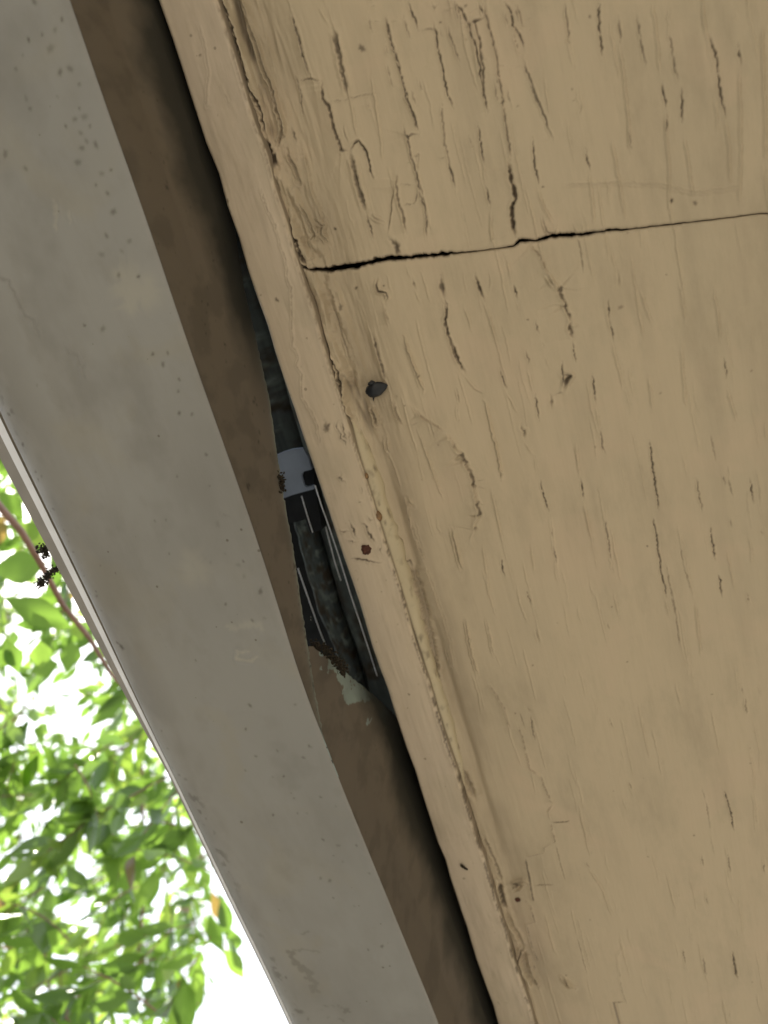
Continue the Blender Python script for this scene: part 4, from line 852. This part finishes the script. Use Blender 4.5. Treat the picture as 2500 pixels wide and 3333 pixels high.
# ------------------------------------------------------------------ tree
tree = empty('tree', (-4.6, 2.2, -CZ))
tk = MB()
tk.tube([(-4.6, 2.2, -CZ-.1), (-4.55, 2.15, -.9), (-4.3, 2.05, .4), (-4.1, 2.0, 1.8)], [.20, .16, .13, .06], 12)
tk.build('trunk', M_BARK, tree)
def limb(pts, r, name='branch', mat=M_TWIG):
    mb = MB(); mb.tube(pts, r, 8); return mb.build(name, mat, tree)
b1 = [bpd(-420, 1150, 1.15), bpd(-150, 1440, .93), bpd(0, 1650, .86), bpd(70, 1730, .84), bpd(130, 1830, .83), bpd(205, 1970, .85), bpd(290, 2075, .88), bpd(360, 2190, .92), bpd(480, 2320, 1.0)]
limb([(-4.1, 2.0, 1.8), bpd(-2600, 400, 2.6), bpd(-1100, 900, 1.5)]+b1, [.06, .02, .009, .006, .0046, .0038, .0035, .0032, .003, .0027, .0024, .0015])
b2 = [bpd(-300, 2500, 2.6), bpd(100, 2620, 2.3), bpd(300, 2460, 2.2), bpd(460, 2420, 2.15), bpd(470, 2900, 2.1), bpd(450, 3100, 2.1)]
limb([(-4.1, 2.0, 1.8), bpd(-1500, 2500, 3.2)]+b2, [.07, .016, .011, .009, .006, .005, .004, .003])

LV, LF, LT = [], [], []
nl = 0
def leaf(base, direc, side, L, wd, tone, curl):
    """a pointed blade, folded a little along its midrib and bent along its length"""
    global nl
    d = direc/np.linalg.norm(direc); s2 = side-(side@d)*d; s2 /= np.linalg.norm(s2)+1e-9; nrm = np.cross(d, s2)
    prof = [(0, .04), (.12, .36), (.3, .86), (.46, 1.), (.64, .8), (.82, .4), (1., .02)]
    for i, (t, w) in enumerate(prof):
        c = base+d*L*t*(1-.12*curl*t)-np.array([0, 0, 1])*L*.35*curl*t*t+nrm*L*.12*math.sin(t*2.6)*curl
        asym = 1+.12*math.sin(tone*40)
        for sgn in (-1, 0, 1):
            LV.append(c+s2*sgn*wd*.5*w*(asym if sgn > 0 else 1)+nrm*(abs(sgn)*wd*.14*w)); LT.append(tone)
    for i in range(len(prof)-1):
        a = nl+i*3
        LF.append((a, a+1, a+4, a+3)); LF.append((a+1, a+2, a+5, a+4))
    nl += len(prof)*3
TW = MB()
def spray(base, direc, n, Lr, leafL, tone0):
    d = direc/np.linalg.norm(direc); side = np.cross(d, [0, 0, 1.]); side /= np.linalg.norm(side)+1e-9
    pts = []; p = base.copy(); dd = d.copy()
    for i in range(n+1):
        pts.append(p.copy()); dd = dd+np.array([0, 0, -.10]); dd /= np.linalg.norm(dd); p = p+dd*Lr/n
    TW.tube(pts, [.0014]*(len(pts)-1)+[.0008], 4, cap=False)
    for i in range(1, n+1):
        t = (pts[i]-pts[i-1]); t /= np.linalg.norm(t)
        for sg in ((-1, 1) if i < n else (0,)):
            v = t*.75+side*sg*.85+rng.normal(0, .22, 3)+np.array([0, 0, -.18]); L = leafL*rng.uniform(.7, 1.2)
            sdv = np.cross(v, np.array([0, 0, 1.])+rng.normal(0, .55, 3))
            tone = min(.92, max(0, tone0+rng.normal(0, .16))) if rng.random() > .012 else 1.
            leaf(pts[i]+rng.normal(0, .003, 3), v, sdv, L, L*rng.uniform(.36, .48), tone, rng.uniform(.1, 1.0))
def proj(P):
    c = R.T @ P
    return (PCX+F*c[0]/c[2], PCY+F*c[1]/c[2]) if c[2] > .05 else (1e9, 1e9)
def dens(px, py):
    """how thick the hanging foliage is: thins out towards the open sky at its far lower edge"""
    edge_x = np.interp(py, [900, 2300, 2800, 3000, 3333, 3800], [900, 900, 830, 740, 700, 600])
    if px > edge_x: return .0
    q = 1.
    if py > 2050 and py < 2330 and px > 110 and px < 420: q = .3
    if py > 2050 and py < 2300 and 0 < px <= 110: q = .5
    return q
cnt = 0
tries = 0
while cnt < 1600 and tries < 60000:
    tries += 1
    px = rng.uniform(-750, 900); py = rng.uniform(1000, 4000); r0 = 1.35+3.2*rng.random()**.9
    if rng.random() > dens(px, py): continue
    P = bpd(px, py, r0)
    P[2] = max(P[2], .35)
    dv = np.array([rng.normal(0, .8), rng.normal(0, .8), rng.normal(-.35, .4)])
    # drooping end of the spray must not cross into the open sky
    e = proj(P+dv/np.linalg.norm(dv)*.16)
    if dens(*e) < .3 and rng.random() < .85: continue
    spray(P, dv, int(rng.integers(3, 6)), rng.uniform(.12, .2), rng.uniform(.055, .085), rng.uniform(.05, .6)); cnt += 1
# leaves close by, on the near branch
near = [((150, 1835), (-1, .1), 175, 92, .86, .2), ((20, 1950), (1.5, .55), 250, 85, .84, .25), ((60, 2190), (-.25, -1), 120, 50, .95, .2), ((130, 2085), (.1, 1), 90, 60, 1.0, .5), ((235, 2085), (-.15, 1), 100, 60, 1.0, .35),
        ((190, 2160), (-1, .25), 90, 70, 1.05, .3), ((300, 2110), (1., .3), 70, 40, 1., .5), ((60, 1760), (.7, -.6), 100, 60, .95, .55), ((0, 1600), (.7, .7), 120, 60, 1.0, .3), ((110, 1960), (.5, 1), 90, 45, .95, .7),
        ((90, 1700), (.8, .9), 110, 60, .97, .8), ((0, 1780), (-.6, .7), 120, 60, .9, .3), ((240, 2010), (.4, .9), 80, 45, .98, .6), ((-20, 2120), (.6, .3), 90, 50, .95, .3)]
for (x, y), (dx, dy), L, w, dist, tone in near:
    b0 = bpd(x, y, dist); b1_ = bpd(x+dx/math.hypot(dx, dy)*L, y+dy/math.hypot(dx, dy)*L, dist*1.01)
    d = b1_-b0; vd = b0/np.linalg.norm(b0)
    leaf(b0, d, np.cross(d, vd)+rng.normal(0, .002, 3), np.linalg.norm(d), w/F*dist, tone, .25)
raw_mesh('foliage', np.array(LV), np.array(LF), M_LEAF, tree, attrs=dict(tone=LT))
tag(TW.build('twigs', M_TWIG, tree), kind='stuff')
tag(tree, 'sunlit leafy tree with drooping pointed green leaves and reddish branches beyond the gutter', 'tree')
